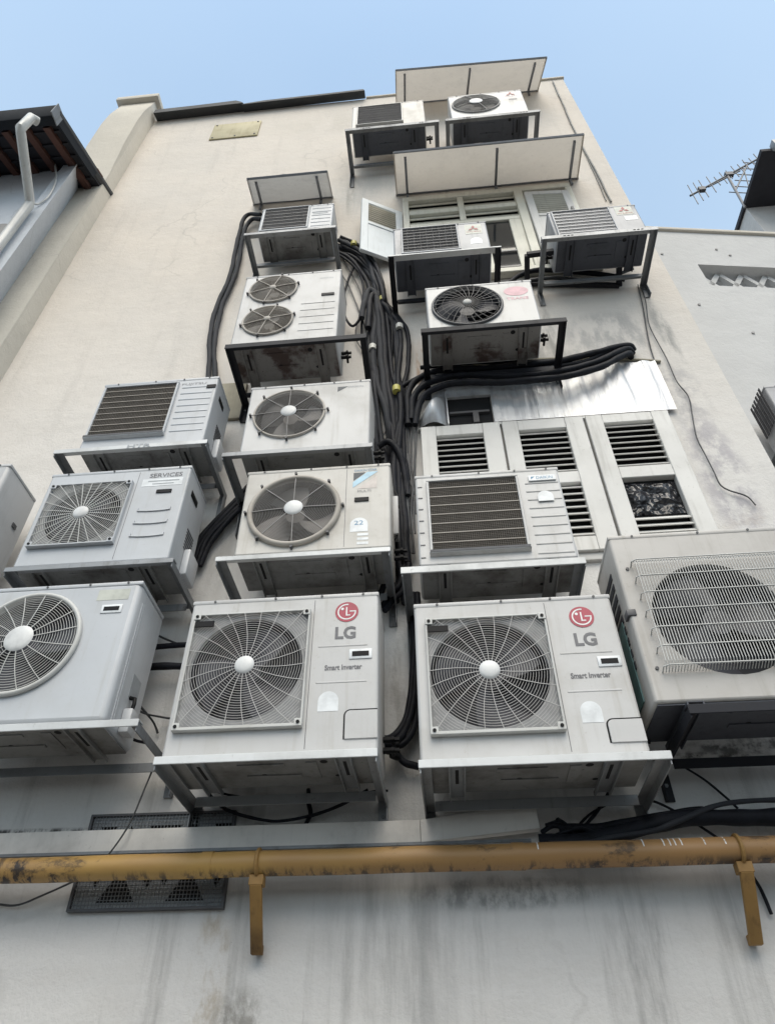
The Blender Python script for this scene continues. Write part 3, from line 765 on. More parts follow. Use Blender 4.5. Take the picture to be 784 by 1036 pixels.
# --- single-fan units with eight spokes
root, X, Z, Y = ac_unit('white single-fan unit with eight-spoke guard and tiny dark badge, below the twin-fan unit', -1.135, -.328, -.43, 4.73, 5.41, .30, 'case_white',
    fans=[(-.851,5.108,.225)], style='round', hub=.052, pitch=.0085, wire=.0011, spokes=8, spokew=2.5, reach=1.10, phase=.02, rim=.007, guard='guard_grey', rimmat='guard_dusty', shroud='shroud_dusty', blade='blade_pale', bolts=True, hubmat='hub_white', valves=1, seam=None, bulge=.012)
mb = MB(); mb.add([(X(-.545),Y-.0012,Z(5.352)),(X(-.545),Y-.0012,Z(5.30)),(X(-.475),Y-.0012,Z(5.352))],[(0,1,2)]); mb.build('logo', M['dark_ink'], root)
text('lettering', 'DAIKIN', .10, M['pale_ink'], root, X(-.425), Z(5.345), Y-.0012, height=.018)
root, X, Z, Y = ac_unit('ivory unit with big brown-rimmed fan and blue striped badge over a black window', -1.046, -.204, -.45, 3.905, 4.568, .32, 'case_ivory',
    fans=[(-.743,4.238,.245)], style='round', hub=.054, pitch=.0085, wire=.0011, spokes=8, spokew=2.5, reach=1.10, phase=.03, rim=.016, guard='guard_grey', rimmat='guard_dusty', shroud='shroud_dusty', blade='blade_pale', bolts=True, hubmat='hub_white', valves=1, seam=-.455, bulge=.012)
text('lettering', 'DAIKIN STAR', .13, M['blue_ink'], root, X(-.345), Z(4.523), Y-.0012, height=.018)
mb = MB(); mb.add([(X(x),Y-.0012,Z(z)) for x,z in ((-.415,4.505),(-.415,4.44),(-.345,4.505))],[(0,1,2)]); mb.build('logo', M['dark_ink'], root)
mb = MB(); mb.add([(X(x),Y-.0012,Z(z)) for x,z in ((-.418,4.43),(-.335,4.508),(-.272,4.508),(-.418,4.385))],[(0,1,2,3)]); mb.build('logo', M['lightblue'], root)
mb = MB(); mb.add([(X(x),Y-.0012,Z(z)) for x,z in ((-.395,4.375),(-.28,4.47),(-.28,4.375))],[(0,1,2)]); mb.build('logo', M['pink_print'], root)
text('lettering', 'MULTI', .075, M['grey_ink'], root, X(-.352), Z(4.355), Y-.0014, height=.018)
display(root,X,Z,Y,-.405,-.325,4.275,4.303, False)
arch_sticker(root,X,Z,Y,-.425,-.328,4.055,4.155,'sticker')
text('lettering', '22', .05, M['blue_ink'], root, X(-.378), Z(4.118), Y-.0018, height=.03)
for q in range(3): panel_box(root,X,Z,Y,-.385,-.325,4.025-q*.03,4.042-q*.03,'sticker','sticker',.0012)

# --- slatted unit centre right
root, X, Z, Y = ac_unit('pale grey unit with brown slatted grille and small white blue-lettered badge, before the shutters', -.062, .748, -.42, 3.79, 4.475, .30, 'case_white',
    grille=(.0,.516,3.895,4.425), style='slats', nslat=8, sw=.0020, slatmat='guard_dusty', side=1, ribs=(.55,.735,3.86,4.36,9), mesh='slat_dark', lip=True)
panel_box(root,X,Z,Y,.575,.725,4.372,4.412,'sticker','badge',.0105)
text('lettering', 'DAIKIN', .09, M['blue_ink'], root, X(.662), Z(4.392), Y-.0112, height=.020)
mb = MB(); mb.add([(X(x),Y-.0112,Z(z)) for x,z in ((.588,4.402),(.588,4.382),(.61,4.402))],[(0,1,2)]); mb.build('logo', M['blue_ink'], root)
arch_sticker(root,X,Z,Y-.008,.605,.69,4.215,4.29,'sticker')
vt = MB()
for q in range(7): vt.box(X(-.050),X(-.025),Y-.003,Y+.001,Z(3.87+q*.085),Z(3.876+q*.085))
vt.build('vent_slot', M['grey_ink'], root)

# --- twin fan unit
root, X, Z, Y = ac_unit('tall white unit with two fans stacked one above the other, on black bracket', -1.342, -.568, -.48, 5.80, 6.81, .32, 'case_white',
    fans=[(-1.098,6.583,.182),(-1.095,6.142,.182)], style='round', hub=.028, pitch=.009, wire=.0012, spokes=6, spokew=3.4, reach=1.10, phase=.25, rim=.008, guard='guard_dusty', shroud='shroud_dusty', blade='blade_pale', bolts=True, hubmat='guard_dusty', pan='pan_rust', valves=1, bulge=.008)
display(root,X,Z,Y,-.71,-.61,6.435,6.465, False)
text('lettering', 'DAIKIN', .10, M['pale_ink'], root, X(-.68), Z(6.70), Y-.0012, height=.016)
rb = MB()
for q in range(5): rb.box(X(-.86),X(-.60),Y-.003,Y+.001,Z(5.98+q*.09),Z(5.984+q*.09))
rb.build('panel_rib', M['case_white'], root)

# --- small top-left unit under its own awning
root, X, Z, Y = ac_unit('small unit with dark grille tucked below the narrow awning, above the twin-fan unit', -1.398, -.712, -.37, 7.75, 8.28, .28, 'case_cool',
    grille=(-1.375,-.934,7.80,8.255), style='slats', nslat=7, sw=.003, slatmat='guard_grey', mesh='slat_grey', ribs=(-.91,-.73,7.85,8.2,6))
panel_box(root,X,Z,Y,-.90,-.76,8.09,8.12,'pale_ink','sticker',.0015)

# --- top pair
root, X, Z, Y = ac_unit('topmost unit with plain dark grille, beyond the awning end', -.577, .243, -.45, 9.86, 10.61, .30, 'case_ivory',
    grille=(-.525,-.003,9.97,10.56), style='slats', nslat=8, sw=.002, slatmat='slat_grey', mesh='slat_grey', pan='pan_dark', valves=1)
text('lettering', 'DAIKIN', .11, M['lightblue'], root, X(.12), Z(10.50), Y-.0012, height=.03)
root, X, Z, Y = ac_unit('topmost white unit with round grey fan and three red diamonds, between the two wide awnings', .53, 1.368, -.45, 9.86, 10.625, .30, 'case_white',
    fans=[(.825,10.30,.258)], style='round', hub=.075, pitch=.012, wire=.0016, spokes=4, spokew=3, phase=.4, rim=.008, guard='guard_grey', hubmat='hub_white', blade='blade_pale', pan='pan_dark')
diamonds(root, X, Z, Y-.002, 1.235, 10.515, .06); text('lettering', 'MITSUBISHI', .14, M['red_ink'], root, X(1.235), Z(10.45), Y-.0012, height=.022)
panel_box(root,X,Z,Y,1.20,1.29,10.33,10.37,'grey_ink','sticker',.0015)

# --- units before the upper window
root, X, Z, Y = ac_unit('dull grey unit with square-mesh grille and red diamond badge, before the upper window', -.145, .645, -.45, 6.92, 7.475, .30, 'case_dull',
    grille=(-.08,.40,7.00,7.45), style='slats', nslat=9, sw=.003, slatmat='guard_grey', mesh='slat_grey', vp=.05, pan='pan_dark', behind=(.17,7.2,.2))
panel_box(root,X,Z,Y,.46,.60,7.27,7.43,'sticker_warm','badge',.0015); diamonds(root, X, Z, Y-.002, .53, 7.36, .05)
text('lettering', 'MITSUBISHI', .12, M['red_ink'], root, X(.53), Z(7.305), Y-.0022, height=.022); arch_sticker(root,X,Z,Y,.49,.585,7.10,7.20,'sticker')
root, X, Z, Y = ac_unit('dull grey unit with ribbed grille and red three-diamond badge, by the facade\'s free corner', 1.178, 1.91, -.45, 7.02, 7.535, .30, 'case_dull',
    grille=(1.20,1.685,7.07,7.51), style='slats', nslat=8, sw=.007, slatmat='case_dull', mesh='case_dull', pan='pan_dark', valves=-1)
panel_box(root,X,Z,Y,1.73,1.87,7.37,7.52,'sticker_warm','badge',.0015); diamonds(root, X, Z, Y-.002, 1.80, 7.455, .05)
text('lettering', 'MITSUBISHI', .12, M['red_ink'], root, X(1.80), Z(7.395), Y-.0022, height=.022); panel_box(root,X,Z,Y,1.78,1.88,7.27,7.34,'sticker','sticker',.0015)
root, X, Z, Y = ac_unit('white unit with dark radial fan guard and faded pink oval badge', .086, .882, -.45, 5.85, 6.465, .30, 'case_white',
    fans=[(.382,6.175,.248)], style='round', hub=.032, pitch=.05, wire=.0014, spokes=28, spokew=1.5, twist=.25, rim=.010, guard='guard_dark', rimmat='guard_dark', hubmat='guard_white', shroud='shroud', blade='blade', pan='pan_rust', valves=1)
mb = MB(); mb.disc(X(.755), Z(6.325), Y-.0015, Y+.0005, .062, 32, rx=.090); mb.build('logo', M['pink_logo'], root)
text('lettering', 'TRANE', .16, M['pink_logo'], root, X(.755), Z(6.225), Y-.0012, height=.035, bold=.02)

# --- brackets
bracket('pale-railed bracket carrying the red-logo unit below the ivory blue-badge unit', -1.187, -.262, -.565, 2.80, 'galv', 'galv_pale', cross=False, drop=.06)
bracket('pale-railed bracket carrying the large red-logo unit beside the wire-caged unit', -.100, .878, -.565, 2.745, 'galv', 'galv_pale', drop=.06)
bracket('heavy black bracket under the unit with the vertical wire cage', .965, 1.90, -.64, 2.895, 'black_steel', h=.04, drop=.10)
bracket('bracket under the large badge-less cool-white unit with round fan guard', -2.46, -1.29, -.57, 2.97, 'steel', 'galv_pale', drop=.08)
bracket('bracket under the unit with chamfered square guard and worn lettering', -2.255, -1.335, -.53, 3.885, 'steel', 'galv', drop=.12, h=.03)
b6 = bracket('bracket marked with three hand-painted letters on its front rail', -2.305, -1.325, -.50, 4.838, 'steel', 'galv_pale', drop=.22, h=.035)
text('lettering', 'HTR', .15, M['pale_ink'], b6, .06, -.018, -.5025, height=.028, bold=.02)
bracket('bracket under the tiny-badge single-fan unit below the twin-fan unit', -1.213, -.302, -.50, 4.705, 'steel', 'galv', drop=.22, h=.035)
bracket('bracket with bright white rail under the ivory unit with blue striped badge', -1.115, -.203, -.52, 3.882, 'steel', 'galv_pale', drop=.10, h=.03)
bracket('bracket with bright rail under the brown-grilled unit before the lower shutters', -.155, .760, -.49, 3.768, 'steel', 'galv_pale', drop=.30, h=.04)
bracket('black bracket under the tall twin-fan unit', -1.343, -.346, -.55, 5.775, 'black_steel', drop=.16, h=.05, brace=False)
bracket('grey bracket under the small unit below the narrow awning', -1.497, -.660, -.42, 7.72, 'steel', 'galv', drop=.08, h=.04)
bracket('grey bracket under the topmost dark-grilled unit', -.639, .382, -.50, 9.80, 'steel', 'steel', drop=.28, h=.06, slots=True)
bracket('grey bracket under the topmost three-diamond unit between the awnings', .449, 1.459, -.50, 9.805, 'steel', 'steel', drop=.10, h=.06, slots=True)
bracket('deep black bracket before the upper window\'s middle', -.194, .711, -.52, 6.895, 'black_steel', 'galv_pale', drop=.12, h=.016)
bracket('weathered grey bracket at the facade\'s free corner under a three-diamond unit', 1.038, 1.945, -.52, 6.99, 'steel', 'galv', drop=.14, h=.05, slots=True)
bracket('black bracket under the unit with the faded pink badge', .030, 1.030, -.52, 5.825, 'black_steel', drop=.10, h=.05)
bracket('bracket at the picture edge under the unit showing only its side', -3.45, -2.60, -.56, 3.99, 'steel', 'galv', drop=.10)
# spare black frame left behind the corner unit
fr = thing('spare_frame', 'empty black square-tube frame left on the wall behind the corner unit', 'bracket', (1.25, 0, 6.75))
mb = MB()
p = [at(533,258,-.30), at(626,246,-.30), at(533,288,-.02), at(626,290,-.02)]
q = [v-Vector((1.25,0,6.75)) for v in p]
mb.bar(q[0], q[1], .04, .04); mb.build('front_rail', M['black_steel'], fr)
for a, b in ((0,2),(1,3)):
    mb = MB(); mb.bar(q[a], q[b], .04, .04); mb.build('arm', M['black_steel'], fr)
mb = MB(); mb.bar(q[2]+Vector((0,-.01,0)), q[3]+Vector((0,-.01,0)), .035, .035); mb.build('back_rail', M['black_steel'], fr)

# ================================================================== BUILDING
bl = thing('shophouse', 'cream plastered shophouse rear wall carrying stacked air conditioner units', 'building', (0,0,0))
mb = MB(); mb.box(-3.97, 2.185, 0, 7, 0, 12.3)
mb.build('wall', M['wall'], bl)
# pier at the party line with its shaped top
prof = [(.3,0),(-.16,0),(-.185,6.5),(-.18,10.1),(-.235,10.9),(-.25,11.6),(-.235,12.0),(-.165,12.55),(.3,12.55)]
mb = MB(); n = len(prof)
mb.add([(-3.97,y,z) for y,z in prof]+[(-3.478,y,z) for y,z in prof], [tuple(range(n)), tuple(range(2*n-1,n-1,-1))]+[(i,(i+1)%n,(i+1)%n+n,i+n) for i in range(n)])
pr = mb.build('pier', M['pier'], bl, bevel=.008)
mb = MB(); mb.box(-4.03,-3.42,-.24,.34,12.552,12.66); mb.build('coping', M['pier'], pr, bevel=.01)
# parapet flashings
mb = MB()
a = [(-3.44,12.33),(-2.9,12.34),(-2.30,12.37),(-2.22,12.30),(-2.18,12.24),(-2.3,12.24),(-2.9,12.22),(-3.44,12.20)]
n = len(a)
mb.add([(x,-.13,z) for x,z in a]+[(x,.0,z+.06) for x,z in a], [tuple(range(n))]+[(i,(i+1)%n,(i+1)%n+n,i+n) for i in range(n)])
a = [(-2.20,12.235),(-1.9,12.29),(-1.2,12.305),(-.52,12.33),(-.50,12.27),(-1.2,12.245),(-1.9,12.225),(-2.2,12.215)]
mb.add([(x,-.12,z) for x,z in a]+[(x,.0,z+.06) for x,z in a], [tuple(range(n))]+[(i,(i+1)%n,(i+1)%n+n,i+n) for i in range(n)])
mb.build('roof_flashing', M['flash_dark'], bl)
mb = MB(); mb.box(-.49,2.2,-.025,.2,12.302,12.34); mb.build('coping', M['pier'], bl, bevel=.006)
# fixed boards
mb = MB(); mb.box(-2.54,-1.90,-.018,-.001,11.32,11.83); pb = mb.build('patch_board', M['patch'], bl, bevel=.003)
mb = MB()
for x,z in ((-2.50,11.79),(-1.94,11.79),(-2.5,11.36),(-1.94,11.36),(-2.2,11.36)): mb.disc(x,z,-.026,-.018,.012,8)
mb.build('screw', M['guard_dark'], pb)
mb = MB(); mb.box(-1.58,-1.34,-.03,-.001,5.60,6.03); mb.build('concrete_patch', M['concrete'], bl, bevel=.004)

# lower window with louvred shutters
fr = MB()
fr.box(-.03,1.68,-.03,-.001,4.10,4.15); fr.box(-.03,1.68,-.03,-.001,5.325,5.345)
win = fr.build('window', M['shutter'], bl, bevel=.003)
win['label'] = 'lower window closed by three cream louvred shutters'
def leaf(x0, x1, z0, z1, louv, bag=None):
    yb, yf = -.004, -.055
    mb = MB()
    zs = sorted([z0, z1]+[v for q in louv for v in q[2:4]])
    lx0, lx1 = louv[0][0], louv[0][1]
    mb.box(x0, lx0, yf, yb, z0, z1); mb.box(lx1, x1, yf, yb, z0, z1)
    for i in range(0, len(zs), 2): mb.box(lx0, lx1, yf+.002, yb, zs[i], zs[i+1])
    sh = mb.build('shutter', M['shutter'], win, bevel=.004, seg=1)
    for (a, b, c, d) in louv:
        bk = MB(); sl = MB()
        bk.box(a, b, -.006, -.0045, c, d)
        n = max(3, int(round((d-c)/.052)))
        for k in range(n):
            zc = c + (d-c)*(k+.5)/n
            if bag and bag[0] < zc < bag[1]: continue
            sl.hexa([(a,-.050,zc-.016),(b,-.050,zc-.016),(b,-.044,zc-.019),(a,-.044,zc-.019),(a,-.018,zc+.024),(b,-.018,zc+.024),(b,-.012,zc+.021),(a,-.012,zc+.021)])
        bk.build('shutter_gap', M['void'], win); sl.build('louvre', M['shutter'], win)
leaf(-.015,.530,4.152,5.322,[(.09,.41,4.80,5.22),(.09,.41,4.26,4.70)])
leaf(.545,1.095,4.152,5.322,[(.65,.97,4.80,5.22),(.65,.97,4.26,4.70)])
leaf(1.112,1.665,4.152,5.322,[(1.222,1.55,4.81,5.235),(1.222,1.55,4.25,4.71)], bag=(4.41,4.72))
# black plastic stuffed into the third shutter
mb = MB(); nx, nz = 22, 16
vs = []
for j in range(nz+1):
    for i in range(nx+1):
        u, v = i/nx, j/nz; e = min(1, 6*min(u,1-u,v,1-v)+.05)
        vs.append((1.226+.32*u, -.010-.035*e*(.55+.45*math.sin(9*u+5*v)*math.cos(7*v-3*u)+.0), 4.425+.265*v))
mb.add(vs, [(j*(nx+1)+i, j*(nx+1)+i+1, (j+1)*(nx+1)+i+1, (j+1)*(nx+1)+i) for j in range(nz) for i in range(nx)])
tag(mb.build('plastic_bag', M['bag'], None, smooth=60), 'crumpled black plastic bag stuffed into the open half of the end shutter', 'bag')

# metal flashing above the shutters
mb = MB(); nx = 40
top = lambda x: 5.80+.13*max(0,min(1,(x-.5)/.9))
vs = []
for i in range(nx+1):
    x = .505+(1.745-.505)*i/nx; yy = -.018-.007*math.sin(i*1.9)-.004*math.sin(i*.7)
    vs += [(x, -.03, 5.352), (x, yy-.008, 5.352+(top(x)-5.352)*.5), (x, yy, top(x))]
mb.add(vs, [(i*3+k, i*3+k+3, i*3+k+4, i*3+k+1) for i in range(nx) for k in range(2)])
mb.build('metal_flashing', M['flash_metal'], bl, smooth=30)
mb = MB(); P = []
for i in range(9):
    a = PI/2*i/8; P.append((-.03+.215*math.sin(a)*.2+.0, 0))
vs = []
for i in range(11):
    u = i/10
    for j in range(9):
        v = j/8; x = -.02+.20*u; z = 5.35+v*(.10+.33*math.sin(u*PI/2))
        vs.append((x, -.012-.13*math.sin(u*PI)*math.sin(min(1,v*1.1+.1)*PI)**.7, z))
mb.add(vs, [(i*9+j, i*9+j+1, (i+1)*9+j+1, (i+1)*9+j) for i in range(10) for j in range(8)])
mb.build('metal_cowl', M['flash_metal'], bl, smooth=60)
mb = MB(); mb.box(.188,.50,-.006,-.002,5.345,5.655); op = mb.build('wall_opening', M['void'], bl)
mb = MB(); mb.box(.178,.188,-.05,-.001,5.345,5.70); mb.box(.188,.505,-.03,-.001,5.656,5.84); mb.build('opening_frame', M['flash_metal'], op)
mb = MB(); mb.box(.20,.48,-.03,-.008,5.47,5.49); mb.box(.36,.40,-.035,-.010,5.36,5.47); mb.build('opening_bar', M['guard_dark'], op)
# mortar line and render edge above flashing
mb = MB(); pts = [at(420,386,-.012), at(455,371,-.012), at(560,363,-.012), at(640,364,-.012), at(668,366,-.012)]
mb.tube(spline(pts,4), .012, 6); mb.build('sealant_line', M['concrete'], bl)

# upper window
fr = MB()
fr.box(-.06,1.66,-.06,-.001,8.88,8.97)
fr.box(-.06,.0,-.06,-.001,7.35,8.88); fr.box(.50,.56,-.055,-.001,8.36,8.88); fr.box(1.08,1.165,-.07,-.001,7.35,8.88); fr.box(1.60,1.66,-.06,-.001,7.35,8.88)
fr.box(.0,.50,-.05,-.001,8.58,8.66); fr.box(.56,1.08,-.05,-.001,8.58,8.66); fr.box(.0,1.08,-.052,-.001,8.30,8.36); fr.box(-.06,1.66,-.075,-.001,7.28,7.35)
fr.box(.66,.735,-.05,-.001,7.35,8.30); fr.box(.965,1.08,-.05,-.001,7.35,8.30)
w2 = fr.build('window', M['cream_frame'], bl, bevel=.005, seg=1)
w2['label'] = 'upper window with frosted louvre panes and one dark pane'
mb = MB()
for (a,b) in ((.0,.50),(.56,1.08)):
    for (c,d) in ((8.66,8.88),(8.36,8.58)):
        mb.hexa([(a,-.045,c),(b,-.045,c),(b,-.038,c-.002),(a,-.038,c-.002),(a,-.012,(c+d)/2+.01),(b,-.012,(c+d)/2+.01),(b,-.006,(c+d)/2+.008),(a,-.006,(c+d)/2+.008)])
        mb.hexa([(a,-.045,(c+d)/2),(b,-.045,(c+d)/2),(b,-.038,(c+d)/2-.002),(a,-.038,(c+d)/2-.002),(a,-.012,d-.005),(b,-.012,d-.005),(b,-.006,d-.007),(a,-.006,d-.007)])
mb.build('glass_louvre', M['frosted'], w2)
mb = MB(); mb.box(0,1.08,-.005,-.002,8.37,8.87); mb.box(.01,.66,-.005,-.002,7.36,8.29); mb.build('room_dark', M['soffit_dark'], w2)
mb = MB(); mb.box(.735,.965,-.03,-.024,7.70,8.30); mb.build('pane', M['glass'], w2)
mb = MB(); mb.hexa([(.735,-.05,7.40),(.965,-.05,7.40),(.965,-.045,7.40),(.735,-.045,7.40),(.735,-.03,7.68),(.965,-.03,7.68),(.965,-.025,7.68),(.735,-.025,7.68)]); mb.build('pane', M['glass'], w2)
mb = MB(); mb.box(.735,.965,-.05,-.02,7.68,7.70); mb.build('glazing_bar', M['guard_grey'], w2)
def panel_leaf(origin, ux, width, z0, z1, lou0, mat, flip=1):
    # hinged leaf: local u along ux, panel below, louvre above
    ux = Vector(ux).normalized(); nn = Vector((ux.y, -ux.x, 0))*flip
    o = Vector(origin)
    def blk(mb, u0,u1,n0,n1,a,b):
        c = [o+ux*u+nn*v+Vector((0,0,z)) for z in (a,b) for u,v in ((u0,n0),(u1,n0),(u1,n1),(u0,n1))]; mb.hexa(c)
    s = .07; mb = MB()
    blk(mb,0,s,0,.035,z0,z1); blk(mb,width-s,width,0,.035,z0,z1); blk(mb,s,width-s,0,.035,z1-s,z1); blk(mb,s,width-s,0,.035,z0,z0+s); blk(mb,s,width-s,0.002,.033,lou0-.05,lou0)
    blk(mb,s,width-s,.010,.025,z0+s,lou0-.05)
    sh = mb.build('shutter', M[mat], w2, bevel=.003, seg=1)
    lv = MB(); n = int((z1-s-lou0)/.04)
    for k in range(n):
        z = lou0+(z1-s-lou0)*(k+.5)/n
        c = [o+ux*u+nn*v+Vector((0,0,z+dz)) for (v,dz) in ((.004,-.012),(.030,.012)) for u in (s,width-s)]
        d2 = [p+Vector((0,0,.006)) for p in c]
        lv.hexa([c[0],c[1],c[3],c[2],d2[0],d2[1],d2[3],d2[2]])
    lv.build('louvre', M['frosted'], w2)
    hd = MB(); p = o+ux*(width-.035)+nn*.04+Vector((0,0,(z0+z1)/2+.25)); hd.box(p.x-.012,p.x+.012,p.y-.015,p.y+.015,p.z-.04,p.z+.04); hd.build('catch', M['guard_grey'], w2, bevel=.004)
panel_leaf((-.07,-.02,0), (-.39,-.19,0), .435, 7.66, 8.72, 8.27, 'shutter_cool', 1)
panel_leaf((1.17,-.065,0), (.45,.02,0), .44, 7.37, 8.76, 8.28, 'shutter', 1)

# ------------------------------------------------------------------ awnings
def awning(label, inner, outer, mat, struts):
    i0, i1, o0, o1 = [Vector(v) for v in (inner[0], inner[1], outer[0], outer[1])]
    root = thing('awning', label, 'awning', tuple((i0+i1)/2), 'sheet awnings on the facade')
    c = (i0+i1)/2
    i0, i1, o0, o1 = i0-c, i1-c, o0-c, o1-c
    up = (i1-i0).cross(o0-i0).normalized()
    if up.z < 0: up = -up
    N = 24; mb = MB(); vs = []
    for k in range(N+1):
        u = k/N; w = .006*math.sin(k*1.3)
        a = i0.lerp(i1,u); b = o0.lerp(o1,u)
        for v in (0,.33,.66,1): vs.append(a.lerp(b,v)+up*(w*v+.004*math.sin(9*u+4*v)))
    mb.add(vs, [(k*4+j,k*4+j+4,k*4+j+5,k*4+j+1) for k in range(N) for j in range(3)])
    mb.build('sheet', M[mat], root, smooth=40)
    t = MB(); t.bar(o0-up*.008, o1-up*.008, .014, .022, up); t.build('edge_trim', M['awning_trim'], root, bevel=.002, seg=1)
    t = MB(); t.bar(i0+Vector((-.01,-.010,-.012)), i1+Vector((.01,-.010,-.012)), .014, .02); t.build('wall_flange', M['awning_trim'], root)
    for e in ((o0,i0),(o1,i1)):
        t = MB(); t.bar(e[0]-up*.006, e[1]-up*.006, .012, .018, up); t.build('side_trim', M[mat], root)
    for u in struts:
        a = i0.lerp(i1,u)+Vector((0,-.015,-.16)); b = i0.lerp(i1,u).lerp(o0.lerp(o1,u),.90)-up*.022
        m = i0.lerp(i1,u).lerp(o0.lerp(o1,u),.06)-up*.022
        t = MB(); t.bar(m, b, .024, .024, up); t.bar(a, m, .024, .024, (0,1,0)); t.build('strut', M['awning_trim'], root)
    return root
awning('wide beige sheet awning at the roof edge above the topmost three-diamond unit', [(-.08,-.003,11.93),(1.79,-.003,11.93)], [(-.055,-.55,11.47),(1.775,-.55,11.36)], 'awning', (.06,.50,.93))
awning('wide grey-beige sheet awning above the upper window', [(-.12,-.003,9.17),(1.79,-.003,9.17)], [(-.115,-.58,8.82),(1.72,-.58,8.82)], 'awning', (.06,.55,.955))
awning('narrow grey sheet awning above the small unit with dark grille', [(-1.69,-.003,9.27),(-.82,-.003,9.27)], [(-1.56,-.54,8.63),(-.77,-.54,8.63)], 'awning_grey', (.10,.86))

# ------------------------------------------------------------------ low services: vent, trunking, gas pipe
vn = thing('wall_vent', 'dark wire-meshed wall vent with triangular openings behind the yellow pipe', 'vent', (-1.315, 0, 2.56))
mb = MB(); mb.box(-.335,.335,-.012,-.001,-.19,.20); mb.build('vent_plate', M['pale_ink'], vn, bevel=.002, seg=1)
tr = MB()
def tri(a,b,c,y=-.0135): tr.add([(x,y,z) for x,z in (a,b,c)],[(0,1,2)])
for row in range(2):
    zb = -.165+row*.185; zt = zb+.135
    for k in range(2):
        x = -.21+k*.31; tri((x-.02,zb),(x+.15,zb),(x+.065,zt)); tri((x+.15,zt),(x+.24,zt),(x+.195,zb+.05)); tri((x-.08,zt),(x-.0,zt),(x-.04,zb+.06))
tr.build('vent_opening', M['void'], vn)
ms = MB(); n = 42
for k in range(n+1):
    x = -.335+.67*k/n; ms.box(x-.0013,x+.0013,-.026,-.022,-.19,.20)
for k in range(25):
    z = -.19+.39*k/24; ms.box(-.335,.335,-.0218,-.018,z-.0013,z+.0013)
ms.build('wire_mesh', M['steel'], vn)
mb = MB(); mb.box(-.345,-.333,-.03,-.001,-.20,.205); mb.box(.333,.345,-.03,-.001,-.2,.205); mb.box(-.333,.333,-.03,-.001,-.2,-.19); mb.box(-.333,.333,-.03,-.001,.195,.205); mb.build('vent_frame', M['guard_dark'], vn)

mb = MB(); mb.box(-3.4,-.12,-.075,-.032,2.585,2.68)
mb.hexa([(-.119,-.075,2.585),(.395,-.085,2.625),(.395,-.035,2.625),(-.119,-.032,2.585),(-.119,-.075,2.68),(.39,-.085,2.735),(.39,-.035,2.735),(-.119,-.032,2.68)])
tk = thing('cable_trunking', 'long off-white cable trunking above the yellow pipe, its end lifted open', 'trunking', (0,0,0))
mb.build('trunk_cover', M['trunk_white'], tk, bevel=.004)
mb = MB(); mb.box(-3.4,.35,-.09,-.076,2.571,2.583); mb.build('trunk_base', M['steel'], tk)
for x in (-2.6,-1.9,-.9,-.25):
    mb = MB(); mb.box(x-.02,x+.02,-.031,-.001,2.60,2.66); mb.build('clip', M['steel'], tk)

gp = thing('gas_pipe', 'yellow painted pipe with rust spots running across the lower wall', 'pipe', (0,0,0))
mb = MB(); mb.tube([(-3.45+i*.1,-.165,2.492+.001*math.sin(i)) for i in range(57)], .050, 20); mb.build('pipe', M['yellow'], gp, smooth=60)
for x in (-1.02,.28):
    mb = MB(); mb.tube([(x-.025,-.165,2.492),(x+.025,-.165,2.492)], .0525, 20); mb.build('weld_collar', M['yellow'], gp, smooth=40)
for x in (-.80, 1.155):
    mb = MB(); seg = 20
    mb.tube([(x,-.165+.054*math.cos(2*PI*k/seg),2.492+.054*math.sin(2*PI*k/seg)) for k in range(seg)], .009, 6, closed=True); mb.build('clamp', M['yellow_leg'], gp)
    mb = MB(); mb.box(x-.03,x+.03,-.19,-.14,2.405,2.445); mb.hexa([(x-.024,-.055,2.185),(x+.024,-.055,2.185),(x+.024,-.030,2.185),(x-.024,-.030,2.185),(x-.025,-.19,2.405),(x+.025,-.19,2.405),(x+.025,-.165,2.405),(x-.025,-.165,2.405)])
    mb.box(x-.016,x+.016,-.0295,-.001,2.19,2.225)
    mb.build('support_leg', M['yellow_leg'], gp, bevel=.002, seg=1)
dr = MB()
for x in (.36,.78,.86,.885,.905,.93,1.02,1.10):
    dr.add([(x-.0025,-.165-.051*math.cos(t),2.492+.051*math.sin(t)) for t in (.2,.6,1.0,1.3)]+[(x+.0025,-.165-.051*math.cos(t),2.492+.051*math.sin(t)) for t in (.2,.6,1.0,1.3)], [(0,1,5,4),(1,2,6,5),(2,3,7,6)])
dr.build('paint_drip', M['white_ink'], gp)

# ------------------------------------------------------------------ pipes and cables
def pipe(pts, r, mat, label, group=None, name='insulated_pipe', cat='pipe', n=10, k=8, ends=None):
    P = [at(*p) if not isinstance(p, Vector) else p for p in pts]
    S = spline(P, k); rs = random.Random(int(P[0].x*977+P[-1].z*131)); ph = [rs.uniform(0, 6.28) for _ in range(6)]
    J = []; R = []; L = 0.0
    for i, q in enumerate(S):
        if i: L += (S[i]-S[i-1]).length
        e = min(1, i/4, (len(S)-1-i)/4)*r*.20
        J.append(q+Vector((math.sin(L*6+ph[0])+.5*math.sin(L*17+ph[1]), .5*math.sin(L*11+ph[2]), math.sin(L*8+ph[3])))*e)
        R.append(r*(1+.05*math.sin(L*14+ph[4])+.05*math.sin(L*41+ph[5])))
    mb = MB(); mb.tube(J, R, n)
    o = mb.build(name, M[mat], None, smooth=60)
    return tag(o, label, cat, group)
BG = 'black pipes of the central riser bundle'
BL = 'black insulated pipe in the central riser between the unit columns'
